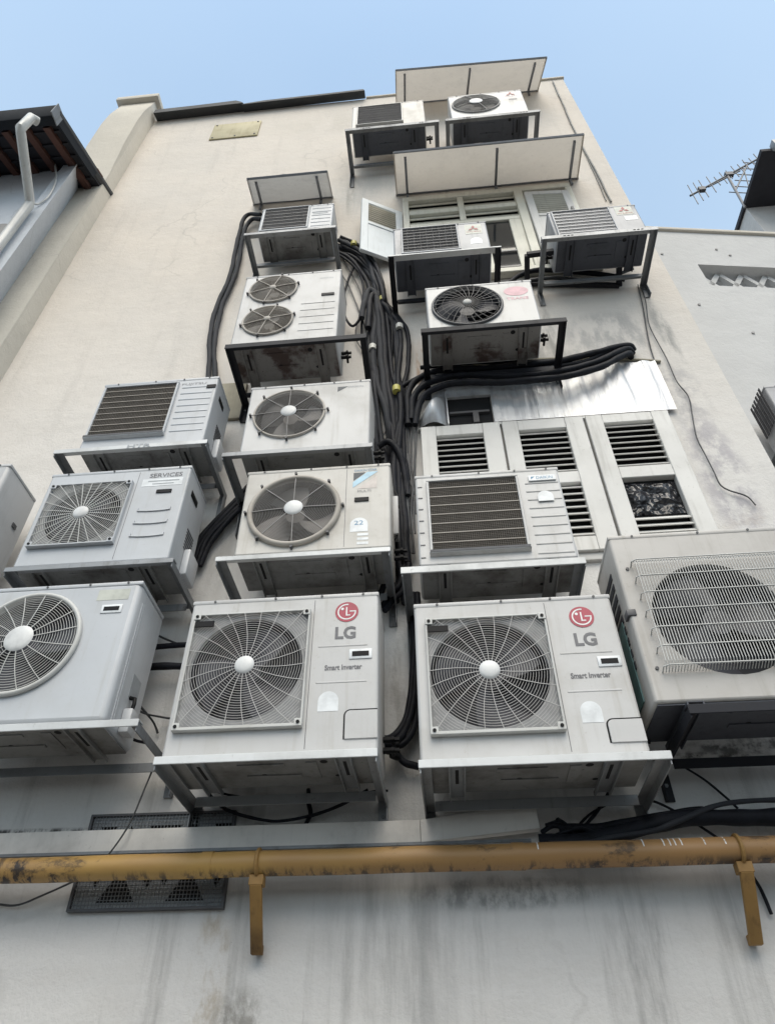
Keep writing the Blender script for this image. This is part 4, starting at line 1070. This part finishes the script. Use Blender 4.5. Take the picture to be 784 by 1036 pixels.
bundle = [
 [(343,243,-.06),(357,250,-.07),(370,261,-.07),(377,278,-.07),(383,297,-.07),(381,315,-.06),(380,340,-.06),(378,396,-.06),(379,431,-.06),(384,470,-.05),(388,510,-.05)],
 [(343,256,-.05),(354,262,-.06),(366,275,-.06),(374,292,-.06),(377,315,-.05),(374,345,-.05),(376,380,-.05),(383,430,-.04),(392,470,-.04),(398,520,-.04)],
 [(345,248,-.04),(362,258,-.05),(373,272,-.05),(382,290,-.05),(386,312,-.05),(386,345,-.05),(388,380,-.05),(394,420,-.05),(398,452,-.05),(403,500,-.05),(405,560,-.05)],
 [(366,322,-.10),(369,305,-.10),(373,293,-.09),(380,300,-.08),(384,330,-.07),(385,365,-.07),(390,400,-.07),(396,440,-.06),(400,480,-.06)],
 [(372.5,332,-.10),(374,315,-.10),(377,298,-.09),(383,306,-.08),(389,345,-.07),(392,390,-.07),(399,430,-.07),(403,470,-.06),(409,530,-.06),(412,570,-.06)],
 [(385,304,-.06),(394,316,-.06),(403,329,-.06),(405,358,-.07),(403,380,-.08),(405,416,-.09),(403,454,-.08),(404,500,-.07),(407,560,-.06),(410,610,-.05)],
 [(381,296,-.05),(389,310,-.05),(399,322,-.05),(402,335,-.05),(402,365,-.05),(401,393,-.06),(401,425,-.06),(399,460,-.06),(400,500,-.06)],
 [(383,372,-.04),(389,392,-.05),(395,420,-.06),(399,450,-.08),(396,480,-.07),(398,530,-.06)],
]
for i, b in enumerate(bundle): pipe(b, .021 if i not in (3,4) else .026, 'rubber' if i % 3 else 'rubber_grey', BL, BG)
random.seed(21)
for q in range(9):
    src = bundle[(q*5+2) % 3 if q < 6 else 5 + q % 2]; dx = random.uniform(-9, 10); ph = random.uniform(0, 6)
    pts = [(px+dx*(.4+.6*min(1, i/4))+3.2*math.sin(ph+i*1.3), py+random.uniform(-3,3), min(-.02, y+random.uniform(-.03,.045))) for i, (px,py,y) in enumerate(src)]
    pipe(pts, random.choice((.011,.014,.019,.023)), random.choice(('rubber','rubber','rubber_grey')), BL, BG)
pipe([(362,262,-.06),(352,285,-.05),(347,312,-.05),(356,330,-.06),(368,318,-.08)], .011, 'rubber', 'black cable looping back beside the twin-fan unit', None, 'cable', 'cable')
pipe([(383,452,-.10),(392,447,-.12),(402,456,-.11),(408,474,-.08),(411,500,-.06)], .022, 'rubber', 'black pipe hooking out of the riser beside the tiny-badge unit')
pipe([(378,470,-.15),(380,450,-.16),(374,440,-.18)], .012, 'rubber', 'short black cable at the valves of the tiny-badge unit', None, 'cable', 'cable')
pipe([(345,240,-.05),(360,246,-.06),(376,262,-.08),(388,290,-.07),(392,330,-.06),(396,370,-.06),(402,400,-.06),(408,440,-.06),(409,480,-.06)], .017, 'rubber', BL, BG)
TL = 'thin dark cable hanging in the central riser bundle'; TG = 'thin cables of the central riser'
thin = [[(400,400,-.07),(404,440,-.07),(409,480,-.07),(412,520,-.06),(409,560,-.06)],[(412,420,-.04),(414,470,-.05),(410,520,-.05),(411,580,-.05)],[(347,262,-.02),(366,300,-.03),(360,340,-.03),(380,372,-.03),(394,410,-.03)],
 [(394,470,-.04),(399,510,-.04),(404,550,-.04),(412,600,-.05)],[(420,440,-.05),(419,480,-.06),(416,520,-.06),(419,560,-.05)],[(403,440,-.08),(406,474,-.08),(403,506,-.07),(405,545,-.06)],
 [(345,238,-.03),(360,262,-.03),(372,310,-.03),(386,350,-.04),(398,420,-.04),(410,470,-.05),(419,500,-.05)],
 [(408,435,-.05),(413,465,-.05),(418,500,-.05),(420,540,-.05)], [(405,430,-.05),(410,470,-.06),(413,510,-.06),(414,560,-.05)],
 [(412,415,-.05),(411,450,-.05),(415,500,-.05),(417,560,-.05)],[(418,400,-.05),(416,440,-.05),(417,480,-.05),(416,540,-.05)],
 [(422,405,-.05),(421,440,-.05),(420,480,-.05),(421,520,-.05)],
 [(345,276,-.02),(356,296,-.02),(372,340,-.02),(378,370,-.02),(390,430,-.02)],
 [(378,452,-.03),(388,440,-.04),(398,424,-.05)], [(386,332,-.03),(390,352,-.03),(397,376,-.03),(403,400,-.04)],[(383,410,-.02),(387,440,-.02),(391,470,-.02)]]
for b in thin: pipe(b, .006, 'wire', TL, TG, 'cable', 'cable', 6, 6)
TB = [(358,247,-.085,'tape'),(387,303,-.085,'tape'),(404,331,-.08,'tape_white'),(401,394,-.105,'tape'),(377,352,-.075,'tape_white')]
for (px,py,y,m) in TB:
    p = at(px,py,y); mb = MB(); mb.tube([p+Vector((0,0,.028)), p-Vector((0,0,.028))], .030, 12)
    lab = {(358):'yellow tape wrap on the riser near the small top unit',(387):'yellow tape wrap where the riser pipes fork',(404):'narrow white tape wrap on the forked riser pipe',(401):'yellow tape wrap low on the riser beside the tiny-badge unit',(377):'narrow white tape wrap beside the twin-fan unit'}[px]
    tag(mb.build('tape_wrap', M[m], None, smooth=60), lab, 'tape')
# left riser pair
pipe([(264,217,-.10),(252,217,-.06),(245,226,-.05),(240,245,-.04),(234,276,-.04),(221,306,-.04),(213,340,-.04),(211,384,-.04)], .021, 'rubber_grey', 'outer black pipe curving down the bare wall behind the twin-fan unit', 'pair of black pipes left of the twin-fan unit')
pipe([(264,222,-.09),(255,222,-.06),(249,231,-.05),(244,250,-.04),(238,280,-.04),(225,309,-.04),(218,342,-.04),(218,384,-.04)], .021, 'rubber_grey', 'inner black pipe curving down the bare wall behind the twin-fan unit', 'pair of black pipes left of the twin-fan unit')
# horizontal run above the flashing
HG = 'black pipes running above the metal flashing'; HL = 'thick black pipe running along above the metal flashing'
runs = [[(413,430,-.07),(413,400,-.08),(425,382,-.09),(455,374,-.10),(510,371,-.10),(560,366,-.10),(600,357,-.09),(622,351,-.08),(636,350,-.07),(641,355,-.03)],
 [(416,425,-.08),(419,401,-.09),(432,388,-.11),(460,381,-.12),(510,380,-.13),(562,377,-.13),(600,367,-.12),(620,358,-.10),(634,353,-.08),(640,358,-.03)],
 [(420,430,-.08),(426,405,-.10),(442,393,-.13),(470,387,-.14),(520,386,-.15),(566,382,-.15),(604,372,-.12),(625,362,-.10),(636,358,-.07),(638,362,-.02)],
 [(400,395,-.06),(416,386,-.07),(440,376,-.07),(490,376,-.07),(550,372,-.07),(590,366,-.07),(615,356,-.07),(631,352,-.05)],
 [(425,372,-.06),(460,368,-.06),(520,366,-.06),(565,366,-.06),(585,372,-.05)]]
for i, b in enumerate(runs): pipe(b, .024 if i < 3 else .018, 'rubber', HL, HG)
pipe([(418,420,-.06),(421,400,-.07),(430,385,-.08),(437,378,-.08)], .02, 'rubber', 'short black pipe elbow beside the silver cowl')
# behind the corner unit
pipe([(512,290,-.06),(525,279,-.06),(545,273,-.08),(580,275,-.08),(612,278,-.08),(632,283,-.05)], .022, 'rubber', 'black pipe behind the corner unit near the upper window sill')
pipe([(517,293,-.04),(530,285,-.05),(560,281,-.06),(600,284,-.06),(640,272,-.05)], .015, 'wire', 'dark cable sagging behind the corner unit bracket', None, 'cable', 'cable')
# diagonal trio behind the ivory unit
DG = 'diagonal black pipes behind the ivory unit'
for k in range(4):
    o = k*3.2
    pipe([(193+o,568+o*.5,-.05),(203+o,545+o*.4,-.05),(222+o,524+o*.3,-.06),(247+o*.6,497+o,-.06),(262+o*.5,478+o,-.06)], .017, 'rubber', 'black pipe slanting up behind the ivory unit', DG)
# between lower units
pipe([(140,656,-.09),(160,654.5,-.08),(195,652,-.08)], .016, 'rubber', 'upper short black pipe between the two large lower units')
pipe([(138,677,-.09),(160,675,-.09),(192,674,-.09)], .020, 'rubber', 'lower short black pipe between the two large lower units')
pipe([(150,636,-.05),(166,646,-.04),(190,655,-.04)], .006, 'wire', 'thin wire drooping above the short black pipes', None, 'cable', 'cable', 6)
pipe([(128,697,-.28),(140,712,-.18),(155,730,-.06),(160,742,-.02)], .006, 'wire', 'thin cable leaving the cool-white unit side', None, 'cable', 'cable', 6)
pipe([(128,694,-.28),(140,718,-.16),(165,726,-.05),(190,728,-.05)], .006, 'wire', 'thin cable crossing behind the red-logo unit corner', None, 'cable', 'cable', 6)
pipe([(122,738,-.2),(135,748,-.14),(150,752,-.06)], .008, 'rubber', 'short dark drain cable by the cool-white unit bracket', None, 'cable', 'cable', 6)
# riser bottom, between the two red-logo units
LG_ = 'black pipes looping between the two red-logo units'
low = [[(410,560,-.06),(405,590,-.06),(395,600,-.08),(388,612,-.10),(380,618,-.14)],[(414,570,-.07),(408,596,-.07),(398,607,-.09),(389,618,-.12)],
 [(418,600,-.06),(419,640,-.06),(418,680,-.06),(412,718,-.07),(404,738,-.08),(392,747,-.12),(380,745,-.2)],
 [(422,600,-.07),(423,650,-.07),(421,690,-.07),(416,722,-.08),(407,744,-.09),(394,752,-.14),(382,752,-.2)],
 [(426,640,-.05),(425,690,-.05),(420,730,-.06),(410,750,-.08),(396,757,-.10)],
 [(388,752,-.12),(397,755,-.10),(402,765,-.07),(410,773,-.06),(424,776,-.05)],
 [(396,540,-.06),(398,570,-.07),(391,588,-.09),(386,600,-.1),(380,606,-.12)]]
for b in low: pipe(b, .017, 'rubber', 'black insulated pipe looping down between the two red-logo units', LG_)
vb = MB(); c = at(392,757,-.12)
for k in range(3): vb.tube([c+Vector((-.02+.02*k,-.02,-.02*k)), c+Vector((.05,.01,-.03*k+.02))], .018, 8)
tag(vb.build('pipe_joint', M['black'], None, smooth=50), 'clustered black pipe joint beside the lower corner of a red-logo unit', 'pipe joint')
# valve wiring beside ivory unit
for q,(a,b_) in enumerate((((398,492),(402,520)),((398,505),(401,548)))):
    pipe([(a[0]-4,a[1],-.2),(a[0]+3,a[1]+8,-.2),(b_[0]+1,b_[1]-8,-.2),(b_[0]-4,b_[1],-.2)], .006, 'black', ('upper' if q == 0 else 'lower')+' looped black wire on the ivory unit side', None, 'cable', 'cable', 6)
bx = at(399,521,-.19); mb = MB(); mb.box(bx.x-.03,bx.x+.025,bx.y-.03,bx.y+.05,bx.z-.17,bx.z+.13); jb = mb.build('junction_box', M['case_grey'], None, bevel=.006)
tag(jb, 'grey wiring box against the ivory unit side', 'box')
# loops below
pipe([(209,800,-.04),(224,815,-.04),(240,823,-.04),(262,829,-.05),(283,831,-.05),(316,825,-.05),(345,814,-.05),(372,799,-.1)], .0075, 'rubber', 'deep loop of dark cable below the first red-logo unit', None, 'cable', 'cable', 6)
pipe([(212,799,-.03),(235,805,-.03),(289,811,-.03),(335,810,-.03),(378,801,-.08),(392,800,-.05)], .006, 'rubber', 'shallow loop of dark cable below the first red-logo unit', None, 'cable', 'cable', 6)
pipe([(312,798,-.02),(312,812,-.02),(314,824,-.02),(309,836,-.02),(310,850,-.02)], .010, 'rubber', 'short vertical dark cable dropping to the trunking', None, 'cable', 'cable', 6)
pipe([(158,770,-.09),(147,797,-.09),(132,832,-.11),(112,862,-.12),(95,880,-.11),(80,889,-.06),(43,906,-.04),(17,916,-.03),(-8,914,-.02)], .0045, 'wire', 'thin wire drooping past the mesh vent and yellow pipe', None, 'cable', 'cable', 6)
# conduit bottom right
pipe([(545,852,-.10),(575,852,-.11),(610,845,-.11),(648,838,-.10),(690,830,-.09),(708,828,-.09),(740,827,-.09),(790,825,-.09),(900,820,-.09),(1005,812,-.05),(1012,822,-.02)], .034, 'rubber', 'thick dark corrugated conduit above the pipe\'s far end', None, 'conduit', 'conduit', 12)
pipe([(565,838,-.07),(600,838,-.08),(645,829,-.08),(700,822,-.07),(715,821,-.07)], .020, 'rubber', 'slimmer dark conduit lying on top of the thick one', None, 'conduit', 'conduit')
pipe([(555,853,-.14),(590,853,-.15),(625,846,-.15),(660,840,-.14),(690,829,-.13),(720,817,-.12),(745,812,-.12),(790,809,-.12),(900,806,-.10),(1004,806,-.03)], .011, 'rubber_grey', 'grey cable twisting around the dark conduit', None, 'cable', 'cable')
pipe([(568,840,-.05),(580,846,-.05),(600,826,-.04),(612,808,-.04),(616,800,-.04)], .007, 'rubber', 'dark cable rising from the conduit to the red-logo unit bracket', None, 'cable', 'cable', 6)
pipe([(575,847,-.05),(596,824,-.03),(622,810,-.03),(640,808,-.03),(662,811,-.03),(690,825,-.03),(726,848,-.05)], .006, 'rubber', 'thin dark cable arching over the conduit', None, 'cable', 'cable', 6)
pipe([(692,776,-.03),(712,789,-.03),(730,804,-.03),(746,818,-.04)], .006, 'rubber', 'thin straight cable slanting down from the black heavy bracket', None, 'cable', 'cable', 6)
pipe([(752,868,-.08),(758,882,-.03),(768,898,-.02),(780,925,-.02)], .007, 'rubber', 'dark cable dropping behind the far pipe support', None, 'cable', 'cable', 6)
for q, pp in enumerate(([(548,842,-.10),(560,836,-.08),(574,840,-.09),(584,848,-.12),(600,851,-.13),(625,849,-.13)], [(552,836,-.05),(566,832,-.05),(578,842,-.06),(592,840,-.07),(612,838,-.09)], [(556,848,-.12),(570,842,-.12),(586,838,-.11),(606,842,-.12),(640,836,-.12),(668,832,-.11)], [(563,830,-.04),(572,838,-.06),(568,848,-.09),(580,853,-.12),(604,850,-.14)])):
    pipe(pp, (.010,.013,.008,.016)[q], 'rubber', 'dark cable tangled at the open end of the trunking', 'cables tangled at the trunking end', 'cable', 'cable', 6)
# thin wires up the free edge of the facade
pipe([(648,288,-.02),(653,305,-.02),(657,330,-.02),(673,361,-.02),(684,385,-.02),(696,401,-.02),(700,420,-.02),(704,442,-.02),(713,460,-.02),(722,478,-.02),(728,490,-.02),(737,496,-.02),(755,502,-.02),(764,511,-.02)], .0048, 'wire', 'single grey wire wandering down the wall near its free corner', None, 'cable', 'cable', 6)
pipe([(645,288,-.012),(650,310,-.012),(655,340,-.012),(662,366,-.012)], .005, 'wire', 'short thin wire above the flashing end', None, 'cable', 'cable', 6)
pipe([(559,82,-.015),(566,98,-.015),(573,114,-.015),(580,130,-.015),(590,150,-.015),(602,172,-.015),(612,192,-.015),(618,204,-.015)], .010, 'wire_pale', 'grey cable pinned along the upper free corner', None, 'cable', 'cable', 6)
pipe([(584,140,-.01),(594,160,-.01),(604,182,-.01),(613,203,-.01)], .006, 'wire_pale', 'thinner cable beside the pinned corner cable', None, 'cable', 'cable', 6)

# ================================================================== LEFT NEIGHBOUR
nb = thing('neighbour_house', 'pale blue-grey house whose dark eave meets the cream party pier', 'building', (0,0,0))
plan = [(-3.752,-.181),(-3.58,-.50),(-3.735,-.50),(-3.735,-.45),(-12,-.45),(-12,4),(-3.98,4),(-3.98,-.181)]
def rz(y): return 9.34+.5*(y+.95)
mb = MB(); n = len(plan)
mb.add([(x,y,0) for x,y in plan]+[(x,y,rz(min(y,.5))-.01) for x,y in plan], [tuple(range(n-1,-1,-1)), tuple(range(n,2*n))]+[(i,(i+1)%n,(i+1)%n+n,i+n) for i in range(n)])
mb.build('wall', M['wall_cool'], nb)
XE = -3.50
def slope(mb, x0, x1, y0, y1, a, b):
    mb.hexa([(x0,y0,rz(y0)+a),(x1,y0,rz(y0)+a),(x1,y1,rz(y1)+a),(x0,y1,rz(y1)+a),(x0,y0,rz(y0)+b),(x1,y0,rz(y0)+b),(x1,y1,rz(y1)+b),(x0,y1,rz(y1)+b)])
mb = MB(); slope(mb, -12, XE, -1.0, .12, 0, .05)
rf = mb.build('roof', M['soffit_dark'], nb)
mb = MB()
for k in range(22): slope(mb, XE-.16-.22*k, XE-.09-.22*k, -.97, .1, -.06, -.002)
mb.build('rafter', M['tile'], rf)
mb = MB()
for k in range(6):
    y = -.90+k*.15; slope(mb, -12, XE-.02, y-.015, y+.015, -.022, -.003)
mb.build('batten', M['soffit_dark'], rf)
mb = MB()
for k in range(16):
    x = XE-.03-.2*k; mb.tube([(x,-1.06,rz(-1.06)+.10),(x,.12,rz(.12)+.10)], .07, 10)
mb.build('tile', M['flash_dark'], rf)
mb = MB()
mb.hexa([(-12,-1.10,9.20),(XE+.02,-1.10,9.20),(XE+.02,-1.005,9.20),(-12,-1.005,9.20),(-12,-1.13,9.42),(XE+.02,-1.13,9.42),(XE+.02,-1.005,9.42),(-12,-1.005,9.42)])
gt = mb.build('gutter', M['gutter'], nb, bevel=.012)
mb = MB(); mb.box(XE+.022,XE+.032,-1.135,-1.0,9.20,9.43); mb.build('gutter_end', M['steel'], gt)
mb = MB(); slope(mb, XE+.002, XE+.03, -1.0, -.33, -.07, .10); mb.build('barge_board', M['gutter'], nb)
mb = MB(); slope(mb, XE-.1, XE+.04, -.36, -.24, .10, .13); mb.build('ridge_tile', M['tile'], nb)
dp = MB()
pa = at(32,119,-1.16); pb_ = at(21,130,-1.17); pc = at(31,206,-.57)
dp.tube([pa+Vector((.03,.05,.03)), pa, pb_, pb_+(pc-pb_)*.06, pc-(pc-pb_)*.04, pc+Vector((0,.0,-.03)), Vector((pc.x,-.57,7.0)), Vector((pc.x,-.57,.1))], .045, 14)
dp.build('down_pipe', M['down_pipe'], nb, smooth=50)
dp = MB(); dp.tube(spline([at(56,166,-.52), at(57,182,-.52), at(50,198,-.52), at(40,206,-.52), at(34,206,-.55)],5), .010, 8); dp.build('waste_pipe', M['down_pipe'], nb)
mb = MB(); c = at(0,234,-.455); mb.disc(c.x-.03, c.z, -.462, -.451, .15, 24); mb.build('round_vent', M['guard_grey'], nb)

# ================================================================== RIGHT NEIGHBOUR
ang = math.radians(8)
rn = thing('white_house', 'white walled house with lattice parapet opening beyond the facade\'s free corner', 'building', (2.1, .9, 0))
rn.rotation_euler = (0,0,ang)
mb = MB()
ox0, ox1, oz0, oz1 = 1.16, 3.4, 8.62, 9.08; W, H = 9.0, 9.86
mb.box(0,W,0,.25,0,oz0); mb.box(0,ox0,0,.25,oz0,oz1); mb.box(ox1,W,0,.25,oz0,oz1); mb.box(0,W,0,.25,oz1,H)
mb.build('wall', M['wall_white'], rn)
mb = MB(); mb.box(0,W,.251,6,0,8.4); mb.build('wall', M['wall_white'], rn)
mb = MB(); mb.box(-.02,W,-.035,.29,H+.001,H+.06); mb.build('coping', M['pier'], rn, bevel=.012)
mb = MB(); k = 0
x = ox0
while x < ox1-.1:
    for (a,b) in (((x,oz0),(x+.28,oz1)),((x+.28,oz0),(x,oz1))):
        mb.bar((a[0],.13,a[1]),(b[0],.13,b[1]), .06, .055, (0,1,0))
    x += .28
mb.build('lattice', M['wall_white'], rn)
mb = MB()
for (x,z) in ((.62,9.45),(.80,9.28),(1.5,9.45),(1.62,9.32),(.9,8.2),(.4,7.3),(1.3,7.7),(.55,6.6)): mb.disc(x,z,-.012,.0,.016,8)
mb.build('wall_anchor', M['guard_grey'], rn)
# unit on that wall, cut by the picture edge
root, X, Z, Y = ac_unit('grey unit with slotted side on the white neighbouring wall, cut by the picture edge', 2.84, 3.58, .60, 5.70, 6.28, .30, 'case_dull', fans=[(3.1,5.95,.22)], style='round', hub=.05, pitch=.0125, spokes=8, guard='guard_grey')
sd = MB()
for q in range(6): sd.box(-.39-.006,-.39, -.12+q*.042, -.095+q*.042, .22, .60)
sd.build('side_vent', M['shroud'], root)
bracket('small bracket on the white neighbouring wall at the picture edge', 2.80, 3.66, .55, 5.68, 'steel', back=.85, drop=.1, h=.04)
# move its wall pieces to that wall (bracket is modelled against y=0, so shift it back)
br = [o for o in COL.objects if o.name.startswith('wall_bracket') and o.parent is None][-1]
br.location.y = .98
for ch in br.children:
    if ch.name.startswith('front_rail') or ch.name.startswith('slot'): ch.location.y = -.98
    if ch.name.startswith('arm'):
        for v in ch.data.vertices:
            if v.co.y > .2: v.co.y -= .98
    if ch.name.startswith('back_rail'): ch.location.y = -.98

# rooftop room with dark eave and television antenna
rr = thing('rooftop_room', 'white rooftop room with dark projecting eave behind the lattice parapet', 'building', (5.12,2.0,0))
mb = MB(); mb.box(0,4,0,2.5,8.4,12.28); mb.build('wall', M['wall_white'], rr)
mb = MB(); mb.hexa([(-.04,-.85,12.15),(4,-.85,12.15),(4,2.5,12.32),(-.04,2.5,12.32),(-.04,-.85,12.22),(4,-.85,12.22),(4,2.5,12.40),(-.04,2.5,12.40)]); mb.build('eave', M['soffit_dark'], rr)
mb = MB(); mb.box(.10,4,-.96,-.852,12.1,12.26); mb.build('gutter', M['galv'], rr, bevel=.01)
mb = MB(); mb.bar((.03,-.04,12.26),(.03,-.04,12.08),.05,.05); mb.build('bracket', M['steel'], rr)
an = thing('tv_antenna', 'dark television antenna with many short rods beside the rooftop room eave', 'antenna', tuple(at(751,207,1.96)))
o = at(751,207,1.96)
A = at(698,198,1.96)-o; B = at(775,156,1.96)-o; m0 = at(735,177,1.96)-o
mb = MB(); mb.tube([A,B], .018, 8); mb.tube([A.lerp(B,.22)+Vector((0,0,-.03)), A.lerp(B,.62)+Vector((0,0,-.06))], .012, 6); mb.build('boom', M['antenna'], an)
mb = MB(); mb.tube([Vector((0,0,-.1)), m0], .02, 8); mb.tube([Vector((.18,0,.1)), m0.lerp(B,.4)], .010, 6); mb.build('mast', M['antenna_pale'], an)
bd = (B-A).normalized(); pn = Vector((-bd.z*-1, 0, -bd.x)).normalized(); pn = (at(698.5,183,1.96)-at(706.7,202,1.96))/2
mb = MB()
for k in range(13):
    t = .03+k*.077 + (.0 if k > 2 else -.01*k); c = A.lerp(B,t); l = 1.0-.05*k if k < 4 else (.62 if k % 2 else .45)
    mb.tube([c+pn*l+Vector((-.02,0,0)), c-pn*l+Vector((.02,0,0))], .008, 6)
mb.build('rod', M['antenna_pale'], an)
mb = MB()
for k in range(6):
    p = at(746+k*2.8, 195-k*6.0, 1.96)-o; mb.tube([p+Vector((-.12,0,.05)), p+Vector((.16,0,-.05))], .008, 6)
p0 = at(744,192,1.96)-o; p1 = at(756,166,1.96)-o; mb.tube([p0,p1], .014, 6)
mb.build('reflector', M['antenna_pale'], an)
c = A.lerp(B,.14); mb = MB(); mb.box(c.x-.05,c.x+.05,c.y-.03,c.y+.03,c.z-.05,c.z+.05); c = A.lerp(B,.49); mb.box(c.x-.06,c.x+.06,c.y-.03,c.y+.03,c.z-.05,c.z+.05); mb.build('clamp', M['antenna'], an)

# ================================================================== ALLEY
mb = MB(); mb.add([(-400,-400,0),(400,-400,0),(400,400,0),(-400,400,0)],[(0,1,2,3)]); struct(mb.build('ground', M['asphalt']))
ob = thing('unseen_opposite_house', 'unseen grey rendered house on the far side of the alley behind the viewer', 'building', (0,-5.2,0))
mb = MB(); mb.box(-14,14,-6,0,0,2.7); mb.build('wall', M['wall_far'], ob)  # house out of view, its height set for the shade on the lower facade
mb = MB(); mb.box(-14,14,-6,.25,2.702,2.85); mb.build('roof', M['flash_dark'], ob)
for x in (-7,-3.5,0,3.5,7):
    mb = MB(); mb.box(x-.6,x+.6,.001,.05,1.0,2.2); f = mb.build('window', M['cream_frame'], ob)
    mb = MB(); mb.box(x-.52,x+.52,.051,.06,1.08,2.12); mb.build('pane', M['glass'], f)

# ================================================================== LIGHT, SKY, CAMERA
SUN_EL, SUN_AZ = 52, 172      # azimuth of the sun measured from +y towards +x (behind the viewer)
el = math.radians(SUN_EL); az = math.radians(SUN_AZ)
sd = Vector((math.sin(az)*math.cos(el), math.cos(az)*math.cos(el), math.sin(el)))
sun = bpy.data.lights.new('sun', 'SUN'); sun.energy = 2.35; sun.angle = math.radians(55); sun.color = (1.0, .87, .755)
so = bpy.data.objects.new('sun', sun); COL.objects.link(so); so.rotation_euler = (-sd).to_track_quat('-Z','Y').to_euler(); so.location = (0,-10,20)
w = bpy.data.worlds.new('World'); scene.world = w; w.use_nodes = True
nt = w.node_tree; bg = nt.nodes['Background']
sky = nt.nodes.new('ShaderNodeTexSky'); sky.sky_type = 'NISHITA'; sky.sun_disc = False
sky.sun_elevation = el; sky.sun_rotation = az; sky.air_density = 1.0; sky.dust_density = 2.0; sky.ozone_density = .6
hs = nt.nodes.new('ShaderNodeHueSaturation'); hs.inputs['Saturation'].default_value = .86; hs.inputs['Value'].default_value = 2.45
tint = nt.nodes.new('ShaderNodeMix'); tint.data_type = 'RGBA'; tint.blend_type = 'MULTIPLY'; tint.inputs['Factor'].default_value = 1.0
tint.inputs[7].default_value = (.90, 1.0, .93, 1)
nt.links.new(sky.outputs[0], hs.inputs['Color']); nt.links.new(hs.outputs[0], tint.inputs[6])
# haze: the sky whitens away from the zenith, with faint uneven veils
tc = nt.nodes.new('ShaderNodeTexCoord'); sp = nt.nodes.new('ShaderNodeSeparateXYZ'); nt.links.new(tc.outputs['Generated'], sp.inputs[0])
mr = nt.nodes.new('ShaderNodeMapRange'); nt.links.new(sp.outputs[2], mr.inputs['Value'])
mr.inputs['From Min'].default_value = .985; mr.inputs['From Max'].default_value = .55; mr.inputs['To Min'].default_value = 0.0; mr.inputs['To Max'].default_value = .85
nz = nt.nodes.new('ShaderNodeTexNoise'); nz.inputs['Scale'].default_value = 3.2; nz.inputs['Detail'].default_value = 5; nt.links.new(tc.outputs['Generated'], nz.inputs['Vector'])
m1 = nt.nodes.new('ShaderNodeMath'); m1.operation = 'MULTIPLY_ADD'; nt.links.new(nz.outputs[0], m1.inputs[0]); m1.inputs[1].default_value = .22; nt.links.new(mr.outputs[0], m1.inputs[2])
m2 = nt.nodes.new('ShaderNodeMath'); m2.operation = 'SUBTRACT'; m2.use_clamp = True; nt.links.new(m1.outputs[0], m2.inputs[0]); m2.inputs[1].default_value = .08
hz = nt.nodes.new('ShaderNodeMix'); hz.data_type = 'RGBA'; nt.links.new(m2.outputs[0], hz.inputs['Factor']); nt.links.new(tint.outputs[2], hz.inputs[6]); hz.inputs[7].default_value = (5.0, 6.0, 6.9, 1)
nt.links.new(hz.outputs[2], bg.inputs['Color'])
bg.inputs['Strength'].default_value = .15

cam = bpy.data.cameras.new('camera'); co = bpy.data.objects.new('camera', cam); COL.objects.link(co)
co.matrix_world = Matrix(((RGT.x,UPV.x,-FWD.x,CAM[0]),(RGT.y,UPV.y,-FWD.y,CAM[1]),(RGT.z,UPV.z,-FWD.z,CAM[2]),(0,0,0,1)))
FW, FH = 784.0, 1036.0
cam.sensor_fit = 'VERTICAL'; cam.sensor_height = 36; cam.lens = F/FH*36
cam.shift_x = (FW/2-CX)/FH; cam.shift_y = -(FH/2-CY)/FH
cam.clip_end = 2000; cam.clip_start = .05
scene.camera = co
scene.view_settings.view_transform = 'Standard'; scene.view_settings.look = 'None'; scene.view_settings.exposure = 0
scene.cycles.use_denoising = True
